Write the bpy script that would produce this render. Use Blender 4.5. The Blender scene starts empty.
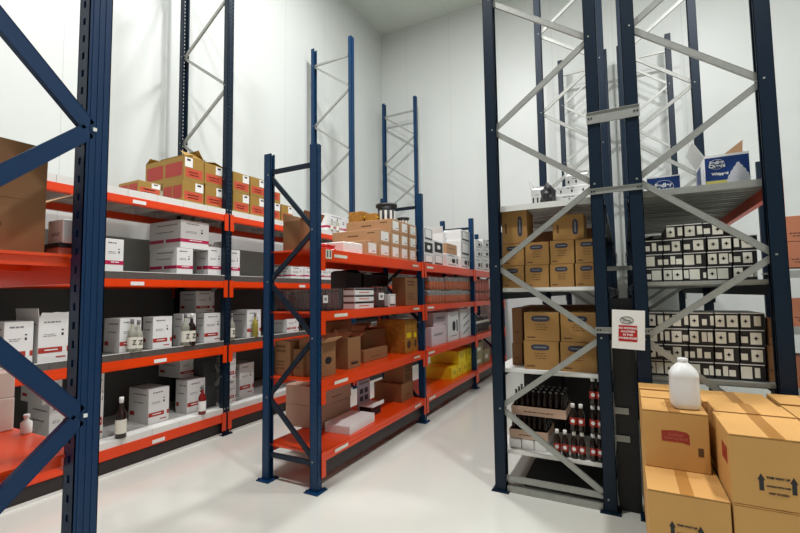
import bpy, bmesh, math, random
from mathutils import Vector, Matrix
random.seed(7)
S=bpy.context.scene
COL=S.collection
PI=math.pi
# ------------------------------------------------------------------ materials
MATS={}
def lin(c):
    return tuple(((v/255)/12.92 if v/255<=.04045 else ((v/255+.055)/1.055)**2.4) for v in c)+(1,)
def mat(name,rgb,rough=.5,metal=0.,var=.08,scale=12.,bump=0.,coat=0.,alpha=None,trans=0.,stretch=None,spec=.5):
    if name in MATS: return MATS[name]
    m=bpy.data.materials.new(name); m.use_nodes=True
    nt=m.node_tree; b=nt.nodes['Principled BSDF']
    c=lin(rgb)
    b.inputs['Roughness'].default_value=rough; b.inputs['Metallic'].default_value=metal
    b.inputs['Coat Weight'].default_value=coat; b.inputs['Specular IOR Level'].default_value=spec
    tc=nt.nodes.new('ShaderNodeTexCoord'); no=nt.nodes.new('ShaderNodeTexNoise')
    mp=nt.nodes.new('ShaderNodeMapping'); nt.links.new(tc.outputs['Object'],mp.inputs['Vector'])
    if stretch: mp.inputs['Scale'].default_value=stretch
    nt.links.new(mp.outputs['Vector'],no.inputs['Vector'])
    no.inputs['Scale'].default_value=scale; no.inputs['Detail'].default_value=4
    rp=nt.nodes.new('ShaderNodeMix'); rp.data_type='RGBA'
    rp.inputs[6].default_value=tuple(max(0,v*(1-var)) for v in c[:3])+(1,)
    rp.inputs[7].default_value=tuple(min(1,v*(1+var)) for v in c[:3])+(1,)
    nt.links.new(no.outputs['Fac'],rp.inputs[0]); nt.links.new(rp.outputs[2],b.inputs['Base Color'])
    if bump:
        bp=nt.nodes.new('ShaderNodeBump'); bp.inputs['Strength'].default_value=bump; bp.inputs['Distance'].default_value=.004
        nt.links.new(no.outputs['Fac'],bp.inputs['Height']); nt.links.new(bp.outputs['Normal'],b.inputs['Normal'])
    if trans:
        b.inputs['Transmission Weight'].default_value=trans; b.inputs['IOR'].default_value=1.35
    if alpha is not None: b.inputs['Alpha'].default_value=alpha
    MATS[name]=m; return m
M_BLUE=mat('blue_rack_paint',(8,52,88),.38,.0,.10,9,spec=.3)
M_BLUEF=mat('blue_rack_paint_vivid',(4,46,84),.38,.0,.08,9,spec=.3)
M_NAVY=mat('navy_rack_paint',(6,28,46),.42,.0,.10,9,spec=.3)
M_DBRACE=mat('dark_blue_brace_paint',(12,32,48),.4,.0,.1,9,spec=.3)
M_GALV=mat('galvanised_steel',(164,166,160),.48,.55,.14,30)
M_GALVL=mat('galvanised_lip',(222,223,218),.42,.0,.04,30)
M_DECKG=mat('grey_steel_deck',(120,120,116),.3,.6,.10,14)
M_ORANGE=mat('orange_beam_paint',(226,64,4),.36,.0,.07,8,coat=.1)
M_ORDECK=mat('orange_deck_paint',(224,66,8),.3,.0,.08,6,coat=.2)
M_WALL=None
M_CARD=mat('cardboard_tan',(182,142,104),.75,0,.07,5)
M_CARDY=mat('cardboard_golden',(200,152,86),.72,0,.07,5)
M_CARDO=mat('cardboard_ochre',(158,118,62),.7,0,.07,5)
M_CARDB=mat('cardboard_brown',(138,98,62),.75,0,.08,5)
M_CARDM=mat('cardboard_mauve',(176,142,122),.75,0,.06,5)
M_CARDW=mat('white_carton_board',(226,226,224),.5,0,.02,6)
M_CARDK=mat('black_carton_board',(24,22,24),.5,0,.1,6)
M_SNACK=mat('mustard_carton_board',(156,122,50),.6,0,.07,6)
M_YEL=mat('yellow_carton_board',(240,212,24),.5,0,.05,6)
M_OLIVE=mat('olive_grey_carton_board',(150,142,104),.6,0,.08,10)
M_RED=mat('red_print',(168,48,38),.5,0,.05,9)
M_REDO=mat('orange_red_print',(192,76,50),.5,0,.05,9)
M_MAG=mat('magenta_print',(182,24,76),.45,0,.04,9)
M_BLACKP=mat('black_print',(26,24,26),.55,0,.1,9)
M_GREYP=mat('grey_print',(120,120,122),.6,0,.1,9)
M_OVAL=mat('dark_blue_emblem_print',(44,48,64),.5,0,.1,9)
M_BROWNP=mat('brown_print',(88,56,34),.6,0,.1,9)
M_WHITEP=mat('white_label_paper',(232,232,228),.5,0,.02,9)
M_CREAM=mat('cream_label_paper',(222,220,206),.5,0,.04,9)
M_TAPE=mat('brown_packing_tape',(172,122,62),.3,0,.05,9)
M_FLAGR=mat('dark_red_flag_print',(150,42,26),.5,0,.1,9)
M_BLUEP=mat('royal_blue_print',(8,50,112),.4,0,.05,9)
M_CRM=mat('whipped_cream_print',(196,198,206),.5,0,.12,22)
M_GLASS=mat('clear_bottle_glass',(205,206,190),.08,0,.03,9,trans=.65)
M_GDARK=mat('dark_bottle_glass',(30,18,16),.12,0,.1,9)
M_GGRN=mat('greenish_yellow_bottle_glass',(150,138,62),.15,0,.1,9)
M_GRED=mat('red_bottle_glass',(118,22,20),.12,0,.1,9)
M_MAROON=mat('maroon_bottle_plastic',(74,26,26),.25,0,.2,16)
M_CANO=mat('orange_can_print',(206,110,66),.35,.2,.15,30)
M_CANP=mat('pinkish_can_print',(206,112,98),.4,.1,.15,30)
M_CANTOP=mat('silver_can_top',(170,170,170),.3,.8,.1,20)
M_FILM=mat('clear_shrink_film',(210,210,205),.15,0,.02,9,alpha=.06)
M_PLW=mat('white_plastic_wrap',(232,232,228),.35,0,.04,9,bump=.4)
M_JUG=mat('translucent_white_plastic',(240,240,238),.35,0,.02,9,trans=.12)
M_BLKPL=mat('black_plastic',(22,24,26),.6,0,.15,14,bump=.5)
M_REDPL=mat('red_plastic_bag',(206,30,26),.25,0,.15,24,bump=.6)
M_CRATE=mat('dark_grey_crate_plastic',(58,62,64),.5,0,.1,9)
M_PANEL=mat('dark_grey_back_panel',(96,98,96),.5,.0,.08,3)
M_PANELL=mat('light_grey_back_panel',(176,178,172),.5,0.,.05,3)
M_KICK=mat('dark_kick_plate',(44,36,36),.5,0,.1,9)
M_PRINT=mat('orange_brown_pattern_print',(172,122,44),.5,0,.75,26)
M_SIGNR=mat('sign_red',(176,26,34),.45,0,.03,9)
M_LILAC=mat('leaflet_print',(176,168,186),.5,0,.25,40)

# ------------------------------------------------------------------ mesh helpers
class MB:
    def __init__(s): s.v=[];s.f=[];s.m=[];s.sm=[]
    def box(s,x0,x1,y0,y1,z0,z1,mi=0,M=None):
        n=len(s.v)
        p=[(x0,y0,z0),(x1,y0,z0),(x1,y1,z0),(x0,y1,z0),(x0,y0,z1),(x1,y0,z1),(x1,y1,z1),(x0,y1,z1)]
        if M: p=[tuple(M@Vector(q)) for q in p]
        s.v+=p
        for q in ((0,3,2,1),(4,5,6,7),(0,1,5,4),(1,2,6,5),(2,3,7,6),(3,0,4,7)):
            s.f.append(tuple(n+i for i in q)); s.m.append(mi); s.sm.append(False)
        return s
    def bar(s,p,q,w,t,up=(0,0,1),mi=0):
        p=Vector(p);q=Vector(q);d=(q-p);L=d.length;d.normalize()
        u=Vector(up); a=d.cross(u)
        if a.length<1e-4: a=d.cross(Vector((0,1,0)))
        a.normalize(); b=a.cross(d)
        M=Matrix(((d.x,a.x,b.x,p.x),(d.y,a.y,b.y,p.y),(d.z,a.z,b.z,p.z),(0,0,0,1)))
        return s.box(0,L,-t/2,t/2,-w/2,w/2,mi,M)
    def lathe(s,prof,seg=16,c=(0,0),z=0,mi=0,mf=None,cap=True):
        n=len(s.v)
        for r,h in prof:
            for k in range(seg):
                a=2*PI*k/seg; s.v.append((c[0]+r*math.cos(a),c[1]+r*math.sin(a),z+h))
        for i in range(len(prof)-1):
            for k in range(seg):
                a=n+i*seg+k;b=n+i*seg+(k+1)%seg
                s.f.append((a,b,b+seg,a+seg)); s.m.append(mf(i) if mf else mi); s.sm.append(True)
        if cap:
            s.f.append(tuple(n+k for k in reversed(range(seg)))); s.m.append(mi); s.sm.append(False)
            t=n+(len(prof)-1)*seg
            s.f.append(tuple(t+k for k in range(seg))); s.m.append(mf(len(prof)-2) if mf else mi); s.sm.append(False)
        return s
    def prism(s,pts,y0,y1,mi=0):   # polygon in xz extruded along y
        n=len(s.v);k=len(pts)
        s.v+=[(x,y0,z) for x,z in pts]+[(x,y1,z) for x,z in pts]
        s.f.append(tuple(range(n,n+k)));s.m.append(mi);s.sm.append(False)
        s.f.append(tuple(reversed(range(n+k,n+2*k))));s.m.append(mi);s.sm.append(False)
        for i in range(k):
            j=(i+1)%k; s.f.append((n+j,n+i,n+k+i,n+k+j)); s.m.append(mi); s.sm.append(False)
        return s
    def build(s,name,mats,parent=None,bevel=0,loc=None):
        me=bpy.data.meshes.new(name); me.from_pydata(s.v,[],s.f)
        if not isinstance(mats,(list,tuple)): mats=[mats]
        for m in mats: me.materials.append(m)
        me.polygons.foreach_set('material_index',s.m); me.polygons.foreach_set('use_smooth',s.sm)
        if bevel:
            bm=bmesh.new(); bm.from_mesh(me)
            bmesh.ops.bevel(bm,geom=list(bm.edges),offset=bevel,segments=1,affect='EDGES',clamp_overlap=True)
            bm.to_mesh(me); bm.free()
        me.update()
        o=bpy.data.objects.new(name,me); COL.objects.link(o)
        if parent: o.parent=parent
        if loc: o.location=loc
        return o
def thing(name,label,cat,loc,rz=0,group=None):
    o=bpy.data.objects.new(name,None); COL.objects.link(o); o.location=loc; o.rotation_euler=(0,0,rz)
    o.empty_display_size=.1
    o['label']=label; o['category']=cat
    if group: o['group']=group
    return o
def tag(o,label,cat,group=None):
    o['label']=label;o['category']=cat
    if group:o['group']=group
    return o
def struct(o): o['kind']='structure'; return o
def textmesh(name,s,size,m,parent,M,align='CENTER',bold=.0,spacing=1.):
    cu=bpy.data.curves.new('txt','FONT'); cu.body=s; cu.size=size; cu.align_x=align; cu.align_y='CENTER'
    cu.extrude=.0006; cu.offset=bold; cu.space_line=spacing
    t=bpy.data.objects.new('txt',cu); COL.objects.link(t)
    me=bpy.data.meshes.new_from_object(t.evaluated_get(bpy.context.evaluated_depsgraph_get()))
    bpy.data.objects.remove(t); bpy.data.curves.remove(cu)
    me.name=name; me.transform(M); me.materials.clear(); me.materials.append(m)
    o=bpy.data.objects.new(name,me); COL.objects.link(o); o.parent=parent
    return o
FRONT=Matrix.Rotation(PI/2,4,'X')          # text lying in xy -> standing, facing -y

# ------------------------------------------------------------------ camera
cam=bpy.data.cameras.new('camera'); co=bpy.data.objects.new('camera',cam); COL.objects.link(co)
F,PITCH,YAW,ROLL=428.12,.0654,.4814,-.0139
cam.sensor_fit='HORIZONTAL'; cam.sensor_width=36; cam.lens=F*36/800; cam.clip_start=.05; cam.clip_end=100
fw=Vector((-math.sin(YAW)*math.cos(PITCH),math.cos(YAW)*math.cos(PITCH),math.sin(PITCH)))
r0=Vector((math.cos(YAW),math.sin(YAW),0)); u0=r0.cross(fw)
r=r0*math.cos(ROLL)+u0*math.sin(ROLL); u=-r0*math.sin(ROLL)+u0*math.cos(ROLL)
co.matrix_world=Matrix(((r.x,u.x,-fw.x,0),(r.y,u.y,-fw.y,0),(r.z,u.z,-fw.z,1.6),(0,0,0,1)))
S.camera=co

# ------------------------------------------------------------------ room
WX0,WX1,WY0,WY1,WZ=-5.3,4.6,-3.2,9.28,8.28
def wallmat(name,axis,seam=1.15,base=(206,210,206)):
    m=bpy.data.materials.new(name); m.use_nodes=True; nt=m.node_tree; b=nt.nodes['Principled BSDF']
    b.inputs['Roughness'].default_value=.42
    tc=nt.nodes.new('ShaderNodeTexCoord'); sp=nt.nodes.new('ShaderNodeSeparateXYZ'); nt.links.new(tc.outputs['Object'],sp.inputs[0])
    d=nt.nodes.new('ShaderNodeMath'); d.operation='DIVIDE'; d.inputs[1].default_value=seam; nt.links.new(sp.outputs[axis],d.inputs[0])
    fr=nt.nodes.new('ShaderNodeMath'); fr.operation='FRACT'; nt.links.new(d.outputs[0],fr.inputs[0])
    lt=nt.nodes.new('ShaderNodeMath'); lt.operation='LESS_THAN'; lt.inputs[1].default_value=.007; nt.links.new(fr.outputs[0],lt.inputs[0])
    no=nt.nodes.new('ShaderNodeTexNoise'); no.inputs['Scale'].default_value=.8; nt.links.new(tc.outputs['Object'],no.inputs['Vector'])
    c=lin(base)
    mx=nt.nodes.new('ShaderNodeMix'); mx.data_type='RGBA'; mx.inputs[6].default_value=tuple(v*.965 for v in c[:3])+(1,); mx.inputs[7].default_value=tuple(min(1,v*1.02) for v in c[:3])+(1,)
    nt.links.new(no.outputs['Fac'],mx.inputs[0])
    m2=nt.nodes.new('ShaderNodeMix'); m2.data_type='RGBA'; m2.inputs[7].default_value=tuple(v*.8 for v in c[:3])+(1,)
    nt.links.new(lt.outputs[0],m2.inputs[0]); nt.links.new(mx.outputs[2],m2.inputs[6]); nt.links.new(m2.outputs[2],b.inputs['Base Color'])
    return m
def room(name,b,m): return struct(MB().box(*b).build(name,m))
room('wall_left',(WX0-.1,WX0,WY0,WY1,0,WZ),wallmat('left_wall_panels','Y'))
room('wall_back',(WX0-.1,WX1+.1,WY1,WY1+.1,0,WZ),wallmat('back_wall_panels','X'))
room('wall_right',(WX1,WX1+.1,WY0,WY1,0,WZ),wallmat('right_wall_panels','Y',1.15,(190,194,190)))
room('wall_front',(WX0-.1,WX1+.1,WY0-.1,WY0,0,WZ),wallmat('front_wall_panels','X',1.15,(120,122,120)))
room('ceiling',(WX0-.1,WX1+.1,WY0-.1,WY1+.1,WZ,WZ+.1),wallmat('ceiling_panels','X',1.15,(206,212,204)))
fm=mat('glossy_epoxy_floor',(212,214,205),.2,0,.03,1.2,coat=.3)
room('floor',(WX0-.1,WX1+.1,WY0-.1,WY1+.1,-.1,0),fm)
# ------------------------------------------------------------------ lamps
def lamp(n,x,y,p,sz=.5,col=(1,.99,1.0)):
    l=bpy.data.lights.new(n,'AREA'); l.shape='DISK'; l.size=sz; l.energy=p; l.color=col
    o=bpy.data.objects.new(n,l); COL.objects.link(o); o.location=(x,y,WZ-.12)
for x,y,p in ((-2.5,4.8,190),(-2.5,1.2,190),(1.9,4.8,175),(1.9,1.2,170)): lamp('ceiling_lamp',x,y,p)
w=bpy.data.worlds.new('world'); S.world=w; w.use_nodes=True
w.node_tree.nodes['Background'].inputs[0].default_value=(.8,.85,.85,1); w.node_tree.nodes['Background'].inputs[1].default_value=.03
S.view_settings.view_transform='Standard'; S.view_settings.look='None'; S.view_settings.gamma=1; S.view_settings.use_curve_mapping=False
S.view_settings.exposure=0.42

# ------------------------------------------------------------------ rack parts
def post_mb(w,d,z0,z1,face,pitch=.05,two=True,holes=True):
    """open channel centred on 0,0; the web looks along `face`; real slots through the web"""
    b=MB(); t=.004
    def put(a0,a1,c0,c1,h0,h1,mi=0):   # a: across web, c: along face normal (outer=+d/2)
        if face=='+x': b.box(c0,c1,a0,a1,h0,h1,mi)
        elif face=='-x': b.box(-c1,-c0,a0,a1,h0,h1,mi)
        elif face=='-y': b.box(a0,a1,-c1,-c0,h0,h1,mi)
        else: b.box(a0,a1,c0,c1,h0,h1,mi)
    for s in (-1,1):
        a=s*(w/2-t/2); put(a-t/2,a+t/2,-d/2,d/2,z0,z1)
        put(min(s*w/2,s*(w/2-.016)),max(s*w/2,s*(w/2-.016)),-d/2,-d/2+t,z0,z1)
    hw=.007 if two else .009
    xs=(-.022,.022) if two else (0,)
    if not holes:
        put(-w/2,w/2,d/2-t,d/2,z0,z1)
    else:
        ed=[-w/2]
        for x in xs: ed+=[x-hw,x+hw]
        ed.append(w/2)
        for i in range(0,len(ed),2): put(ed[i],ed[i+1],d/2-t,d/2,z0,z1)
        n=int((z1-z0)/pitch)
        for x in xs:
            for k in range(n+1):
                a=z0+k*pitch; put(x-hw,x+hw,d/2-t,d/2,a,min(a+pitch*.6,z1))
    return b
def brace_mb(p,q,w=.042,t=.024,nrm=(0,1,0)):
    """lipped channel between two nodes; nrm is the frame plane's normal"""
    b=MB(); p=Vector(p);q=Vector(q);d=(q-p).normalized();n=Vector(nrm);s=d.cross(n).normalized()
    b.bar(p-n*t*.4,q-n*t*.4,w,.003,up=s)
    for k in (-1,1): b.bar(p+s*k*(w/2-.0015),q+s*k*(w/2-.0015),.003,t,up=s)
    return b
def footplate(parent,x,y,m,s=.07):
    b=MB(); b.box(-s,s,-s,s,0,.008)
    for a,c in ((-1,-1),(1,1)): b.lathe([(.009,.008),(.009,.022)],8,(a*s*.75,c*s*.75))
    b.build('foot_plate',m,parent,loc=(x,y,0))
def frame(root,y,xf,xr,h,nf,nr,pm,bm,face='+x',w=.09,d=.07,top=True,bottom=.09,two=True,bw=.042,facer=None,heights=None):
    hf,hr=heights or (h,h)
    b=post_mb(w,d,.008,hf,face,two=two); o=b.build('upright_post',pm,root,loc=(xf,y,0)); footplate(o,0,0,pm)
    if facer is None: facer={'+x':'-x','-x':'+x'}[face]
    b=post_mb(w,d,.008,hr,facer,two=two); o=b.build('upright_post',pm,root,loc=(xr,y,0)); footplate(o,0,0,pm)
    sx=1 if xf>xr else -1
    ax,bx=xf-sx*.012,xr+sx*.012
    nodes=sorted([(z,ax) for z in nf]+[(z,bx) for z in nr])
    for (z0,x0),(z1,x1) in zip(nodes,nodes[1:]):
        g=.012 if x1>x0 else -.012
        brace_mb((x0,0,z0+.006),(x1,0,z1-.006),bw).build('brace',bm,root,loc=(0,y,0))
    for z in ([bottom] if bottom else [])+([top] if top else []):
        brace_mb((ax,0,z),(bx,0,z),bw).build('brace',bm,root,loc=(0,y,0))
    bo=MB()
    for z,x in nodes:
        bo.box(x-.006,x+.006,y-w/2-.004,y-w/2,z-.006,z+.006)
    bo.build('bolts',M_GALV,root)
def beam(root,x,y0,y1,zb,zt,m=None,out=1,t=.045,lab=None):
    m=m or M_ORANGE
    b=MB(); b.box(x-t,x,y0,y1,zb,zt) if out>0 else b.box(x,x+t,y0,y1,zb,zt)
    if zt-zb>.06:   # stepped upper ledge and a pressed groove look
        zz=zb+(zt-zb)*.5
        (b.box(x,x+.004,y0,y1,zb+.008,zz) if out>0 else b.box(x-.004,x,y0,y1,zb+.008,zz))
    o=b.build('beam',m,root)
    for yy,s in ((y0,1),(y1,-1)):
        c=MB()
        a0,a1=(yy-.03,yy+.022) if s>0 else (yy-.022,yy+.03)
        xx0,xx1=(x+.004,x+.012) if out>0 else (x-.012,x-.004)
        c.box(xx0,xx1,a0,a1,zt-.19,zt+.01)
        for k in range(3): c.box(xx0-.002,xx1+.002,(a0+a1)/2-.006,(a0+a1)/2+.006,zt-.16+k*.05,zt-.145+k*.05)
        c.build('beam_connector',m,o)
    return o
def deck(root,x0,x1,y0,y1,zt,m,th=.05,pw=.29,name='shelf_deck'):
    b=MB(); n=max(1,round((y1-y0)/pw)); s=(y1-y0)/n
    for k in range(n):
        a,c=y0+k*s+.0015,y0+(k+1)*s-.0015
        b.box(x0,x1,a,c,zt-.004,zt); b.box(x1-.003,x1,a,c,zt-th,zt-.004); b.box(x0,x0+.003,a,c,zt-th,zt-.004)
        b.box(x0+.01,x1-.01,a,a+.002,zt-th*.8,zt-.004); b.box(x0+.01,x1-.01,c-.002,c,zt-th*.8,zt-.004)
    return b.build(name,m,root)
def rail_label(parent,x,y,z,w=.13,h=.035,m=None,name='price_label',out=1):
    b=MB(); b.box(0,.002,-w/2,w/2,-h/2,h/2)
    b.build(name,m or M_WHITEP,parent,loc=(x,y,z))

# ---- left rack
LX,LXR=-4.223,-5.074
LY=[.878,3.578,6.278,8.978]
R=thing('pallet_rack','long tall blue and orange rack standing along the left wall','rack',(0,0,0))
for i,y in enumerate(LY):
    nf=[3.02+1.175*k for k in range(-2,3)]; nr=[3.61+1.175*k for k in range(-3,3)]
    if i==0: continue
    frame(R,y,LX,LXR,6.3,nf,[z for z in nr if z<6.1],M_NAVY if i==1 else M_BLUE,M_GALV,top=5.97,bw=.036)
LV=[(.148,.245,.307),(.933,1.023,1.082),(1.707,1.785,1.852),(2.503,2.58,2.65)]
for j,(zb,zt,zd) in enumerate(LV):
    for i in range(3):
        a,c=LY[i]+.045,LY[i+1]-.045
        bo=beam(R,LX+.037,a,c,zb,zt); beam(R,LXR-.037,a,c,zb,zt,out=-1)
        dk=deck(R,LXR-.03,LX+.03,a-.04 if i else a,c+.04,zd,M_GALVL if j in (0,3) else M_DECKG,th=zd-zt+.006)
        if j in (1,2): MB().box(LX+.022,LX+.032,a,c,zd,zd+.006).build('deck_edge',M_GALVL,dk)  # pale strip stands in for the bright reflection along the deck's front edge
        if i==0: rail_label(bo,LX+.042,2.5 if j>1 else 2.75,zb+.035)
        if i==1: rail_label(bo,LX+.042,4.9,zb+.035)
for i in range(3):
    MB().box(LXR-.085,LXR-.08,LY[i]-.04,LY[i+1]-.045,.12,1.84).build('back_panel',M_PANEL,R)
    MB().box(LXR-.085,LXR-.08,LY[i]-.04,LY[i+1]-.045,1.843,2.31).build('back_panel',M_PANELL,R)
MB().box(LX-.01,LX,LY[0],LY[-1],.0,.13).build('kick_plate',M_KICK,R)
MB().box(LX,LX+.02,LY[0],LY[-1],.0,.022).build('floor_rail',M_GALVL,R)

# ---- middle rack
MX,MXR=-2.31,-2.84
MY=[2.876,4.99,7.104,9.16]
R=thing('pallet_rack','lower blue rack with orange shelves standing in the middle of the floor','rack',(0,0,0))
for i,y in enumerate(MY[:3]):
    frame(R,y,MX,MXR,2.9,[.24,1.245,2.162],[.714,1.728,2.70],M_BLUE,M_DBRACE,top=2.73,bottom=.22,w=.055,d=.078,bw=.04)
frame(R,9.1,MX,MXR,2.9,[.24,1.245,2.162],[.714,1.728,2.70],M_BLUE,M_DBRACE,top=2.73,bottom=.22,w=.055,d=.078,bw=.04)
MY[3]=9.1
MV=[(.225,.302),(.793,.888),(1.383,1.464),(1.895,2.006)]
for j,(zb,zt) in enumerate(MV):
    for i in range(3):
        a,c=MY[i]+.045,MY[i+1]-.045
        bo=beam(R,MX+.042,a,c,zb,zt-.004); beam(R,MXR-.042,a,c,zb,zt-.004,out=-1)
        deck(R,MXR-.03,MX+.03,a-.03,c+.03,zt,M_ORDECK,th=.02)
        if i<2:
            yy=MY[i]+(.3 if i==0 else .2); rail_label(bo,MX+.047,yy,(zb+zt)/2,.2,.028,M_CREAM)
            if i==0: rail_label(bo,MX+.047,c-.2,(zb+zt)/2,.16,.022,M_CREAM)
for i in range(3):
    MB().box(MX-.02,MX+.0,MY[i]+.045,MY[i+1]-.045,.09,.222).build('kick_board',M_KICK,R)
sg=MB().box(0,.003,-.042,.042,-.04,.04).build('shelf_sign',M_CREAM,R,loc=(MX+.048,2.995,1.958))
textmesh('sign_text','11',.075,M_BLACKP,sg,Matrix.Translation((.0035,0,0))@Matrix.Rotation(PI/2,4,'Z')@FRONT,bold=.003)

# ---- right racks
YR=[3.579,6.25,8.92]
def ladder(z0,lo,hi): return [z0+1.165*k for k in range(-3,6) if lo<z0+1.165*k<hi]
RA,RB=(-.955,-.155),(.103,.885)
for (xa,xb),lab,na,nb,lev in ((RA,'tall navy rack with silver braces holding brown cartons and dark bottles','n',.091,((.215,.304,.315),(.88,.962,.972),(1.545,1.628,1.64),(2.225,2.307,2.335))),
                        (RB,'tall navy rack with silver braces holding black cartons and blue boxes','n',.659,((.88,.962,.985),(1.56,1.645,1.665),(2.225,2.307,2.335)))):
    R=thing('pallet_rack',lab,'rack',(0,0,0))
    A=ladder(.659 if xa==RA[0] else .091,.05,6.1); B=ladder(.091 if xa==RA[0] else .659,.05,6.1)
    for y in YR:
        frame(R,y,xa,xb,6.25,A,B,M_NAVY,M_GALV,face='-x',facer='+x',d=.09,w=.08,top=5.95,bottom=.1,bw=.042)
        if y==YR[0]:
            MB().box(xa+.05,xb-.05,y-.03,y+.03,.0,.045).build('floor_rail',M_GALV,R)
    for j,(zb,zt,zd) in enumerate(lev):
        for i in range(2):
            a,c=YR[i]+.04,YR[i+1]-.04
            beam(R,xa-.047,a,c,zb,zt,M_NAVY,out=-1); beam(R,xb+.047,a,c,zb,zt,M_NAVY if xb<0 or j<2 else M_ORANGE)
            b=MB(); n=9; s=(c-a)/n
            for k in range(n):       # ribbed steel planks running across
                y0,y1=a+k*s,a+(k+1)*s-.003
                b.box(xa-.04,xb+.04,y0,y1,zd-.004,zd)
                for q in range(3):
                    yy=y0+s*(q+.5)/3; b.box(xa-.03,xb+.03,yy-.02,yy+.02,zd-.022,zd-.004)
                b.box(xa-.04,xb+.04,y0,y0+.003,zd-.032,zd-.004)
            b.build('shelf_deck',M_GALVL if xa==RA[0] else M_GALV,R)
            if i==0: MB().box(xa+.045,xb-.045,a-.012,a-.002,zd-(.045 if j==len(lev)-1 else .024),zd+.002).build('deck_edge',M_GALVL if xa==RA[0] else M_GALV,R)
# row spacers between the two racks
for z in (.52,.72,1.315,2.36,2.93):
    H=.045 if z==2.93 else .022
    if z<1: o=MB(); o.box(-.11,-.01,-.003,.0,-.022,.022); o.box(-.11,-.01,-.012,-.003,.018,.022); tag(o.build('row_spacer',M_GALV,loc=(0,YR[0]+.03,z)),'short galvanised spacer plate in the dark gap between the two right racks, %s one'%('lower' if z<.6 else 'upper'),'bracket','spacers between the two right racks'); continue
    o=MB(); o.box(-.205,.155,-.003,.0,-H,H); o.box(-.205,.155,-.012,-.003,H-.004,H); o.box(-.205,.155,-.012,-.003,-H,-H+.004)
    for x in (-.19,-.17,.12,.14): o.box(x-.005,x+.005,-.008,-.003,-.005,.005,1)
    zl={1.315:'beside the small warning sign',2.36:'level with the top decks',2.93:'highest'}[z]
    tag(o.build('row_spacer',[M_GALV,M_DBRACE],loc=(0,YR[0]-.041,z)),'short galvanised spacer plate between the two right racks, %s'%zl,'bracket','spacers between the two right racks')
for z in (1.9,2.93):
    o=MB(); o.box(-.205,.155,-.003,.0,-.028,.028); o.box(-.205,.155,-.012,-.003,.024,.028)
    tag(o.build('row_spacer',M_GALV,loc=(0,YR[1]-.041,z)),'galvanised spacer plate joining the second frames, %s one'%('lower' if z<2 else 'upper'),'bracket','spacers between the two right racks')
# black sheet added to deepen the shade in the gap between the racks
tag(MB().box(-.10,.05,3.62,3.63,0,1.55).build('gap_shade_board',mat('black_board',(9,11,12),.5,0,.1,9)),'narrow black board added as shade in the gap between the two right racks','board')
tag(MB().box(-.80,-.19,3.68,6.1,.0,.06).box(-.78,-.21,3.70,6.08,.06,.075).build('floor_platform',mat('black_platform',(26,30,30),.6,0,.1,9)),'low black platform on the floor beneath the shelf of dark bottles','platform')
# warning sign
sg=thing('warning_sign','small white sign with a red panel hanging between the two right racks','sign',(.012,YR[0]-.062,1.325),0)
sg.rotation_euler=(0,math.radians(2.5),0)
MB().box(-.105,.105,-.003,.003,-.14,.14).build('sign_board',M_WHITEP,sg)
MB().box(-.062,.058,-.0045,-.003,-.085,.03).build('red_panel',M_SIGNR,sg)
textmesh('sign_text','NO SMOKING\nALLOWED\nIN THIS\nWAREHOUSE',.019,M_WHITEP,sg,Matrix.Translation((-.002,-.005,-.026))@FRONT,bold=.0006,spacing=1.25)
ring=MB(); n=24
for k in range(n):
    a,b_=2*PI*k/n,2*PI*(k+1)/n
    ring.bar((.042*math.cos(a)-.01,-.0045,.068+.024*math.sin(a)),(.042*math.cos(b_)-.01,-.0045,.068+.024*math.sin(b_)),.005,.003,up=(0,1,0))
ring.bar((-.042,-.0045,.082),(.022,-.0045,.054),.005,.003,up=(0,1,0)); ring.bar((-.035,-.0045,.066),(.016,-.0045,.066),.007,.003,up=(0,1,0))
ring.build('prohibition_symbol',M_BLACKP,sg)

# ---- foreground rack (frame seen side on, shelves going off to the left)
FXX=-1.97; FY1,FY0=.972,.365
R=thing('pallet_rack','near blue rack end with thick blue braces and orange shelves at the left edge','rack',(0,0,0))
for y,face in ((FY1,'-y'),(FY0,'+y')):
    b=post_mb(.078,.09,.008,4.2,face,pitch=.075,two=False)
    for sx in (-1,1):
        for cy in (-.024,.0,.024): b.box(*sorted((sx*.045*.866+sx*.0,sx*.0415)),cy-.006,cy+.006,.008,4.2)
    o=b.build('upright_post',M_BLUEF,R,loc=(FXX,y,0)); footplate(o,0,0,M_BLUEF)
zf=[1.175+1.06*k-.0 for k in range(-1,3)]; zf=[1.137,2.302,3.467]; zr=[.6,1.77,2.87,4.03]
nd=sorted([(z,FY1-.034) for z in zf]+[(z,FY0+.02) for z in zr])
for (z0,y0),(z1,y1) in zip(nd,nd[1:]):
    brace_mb((FXX+.028,y0,z0+.01),(FXX+.028,y1,z1-.01),.062,.03,nrm=(-1,0,0)).build('brace',M_BLUEF,R)
bo=MB()
for z,y in nd: bo.lathe([(.009,0),(.009,.006)],10,(0,0))
bo=MB()
for z,y in nd:
    bo.box(FXX+.044,FXX+.05,y+.012,y+.026,z-.007,z+.007)
bo.build('bolts',M_WHITEP,R)
for zb,zt in ((.885,.985),(1.665,1.783)):
    for y,s in ((FY1+.045,1),(FY0-.045,-1)):
        yy0,yy1=(y-.045,y) if s>0 else (y,y+.045)
        MB().box(-4.12,FXX-.045,yy0,yy1,zb,zt-.012).build('beam',M_ORANGE,R)
    MB().box(-4.12,FXX-.03,FY0-.03,FY1+.03,zt-.012,zt).build('shelf_deck',M_ORDECK,R)
    MB().box(FXX-.055,FXX-.045,FY0+.05,FY1-.05,zt-.05,zt-.012).build('deck_support',M_ORANGE,R)
    for xx in (-2.5,-3.0,-3.5): MB().box(xx-.02,xx+.02,FY0,FY1,zt-.05,zt-.012).build('deck_support',M_ORANGE,R)

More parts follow.
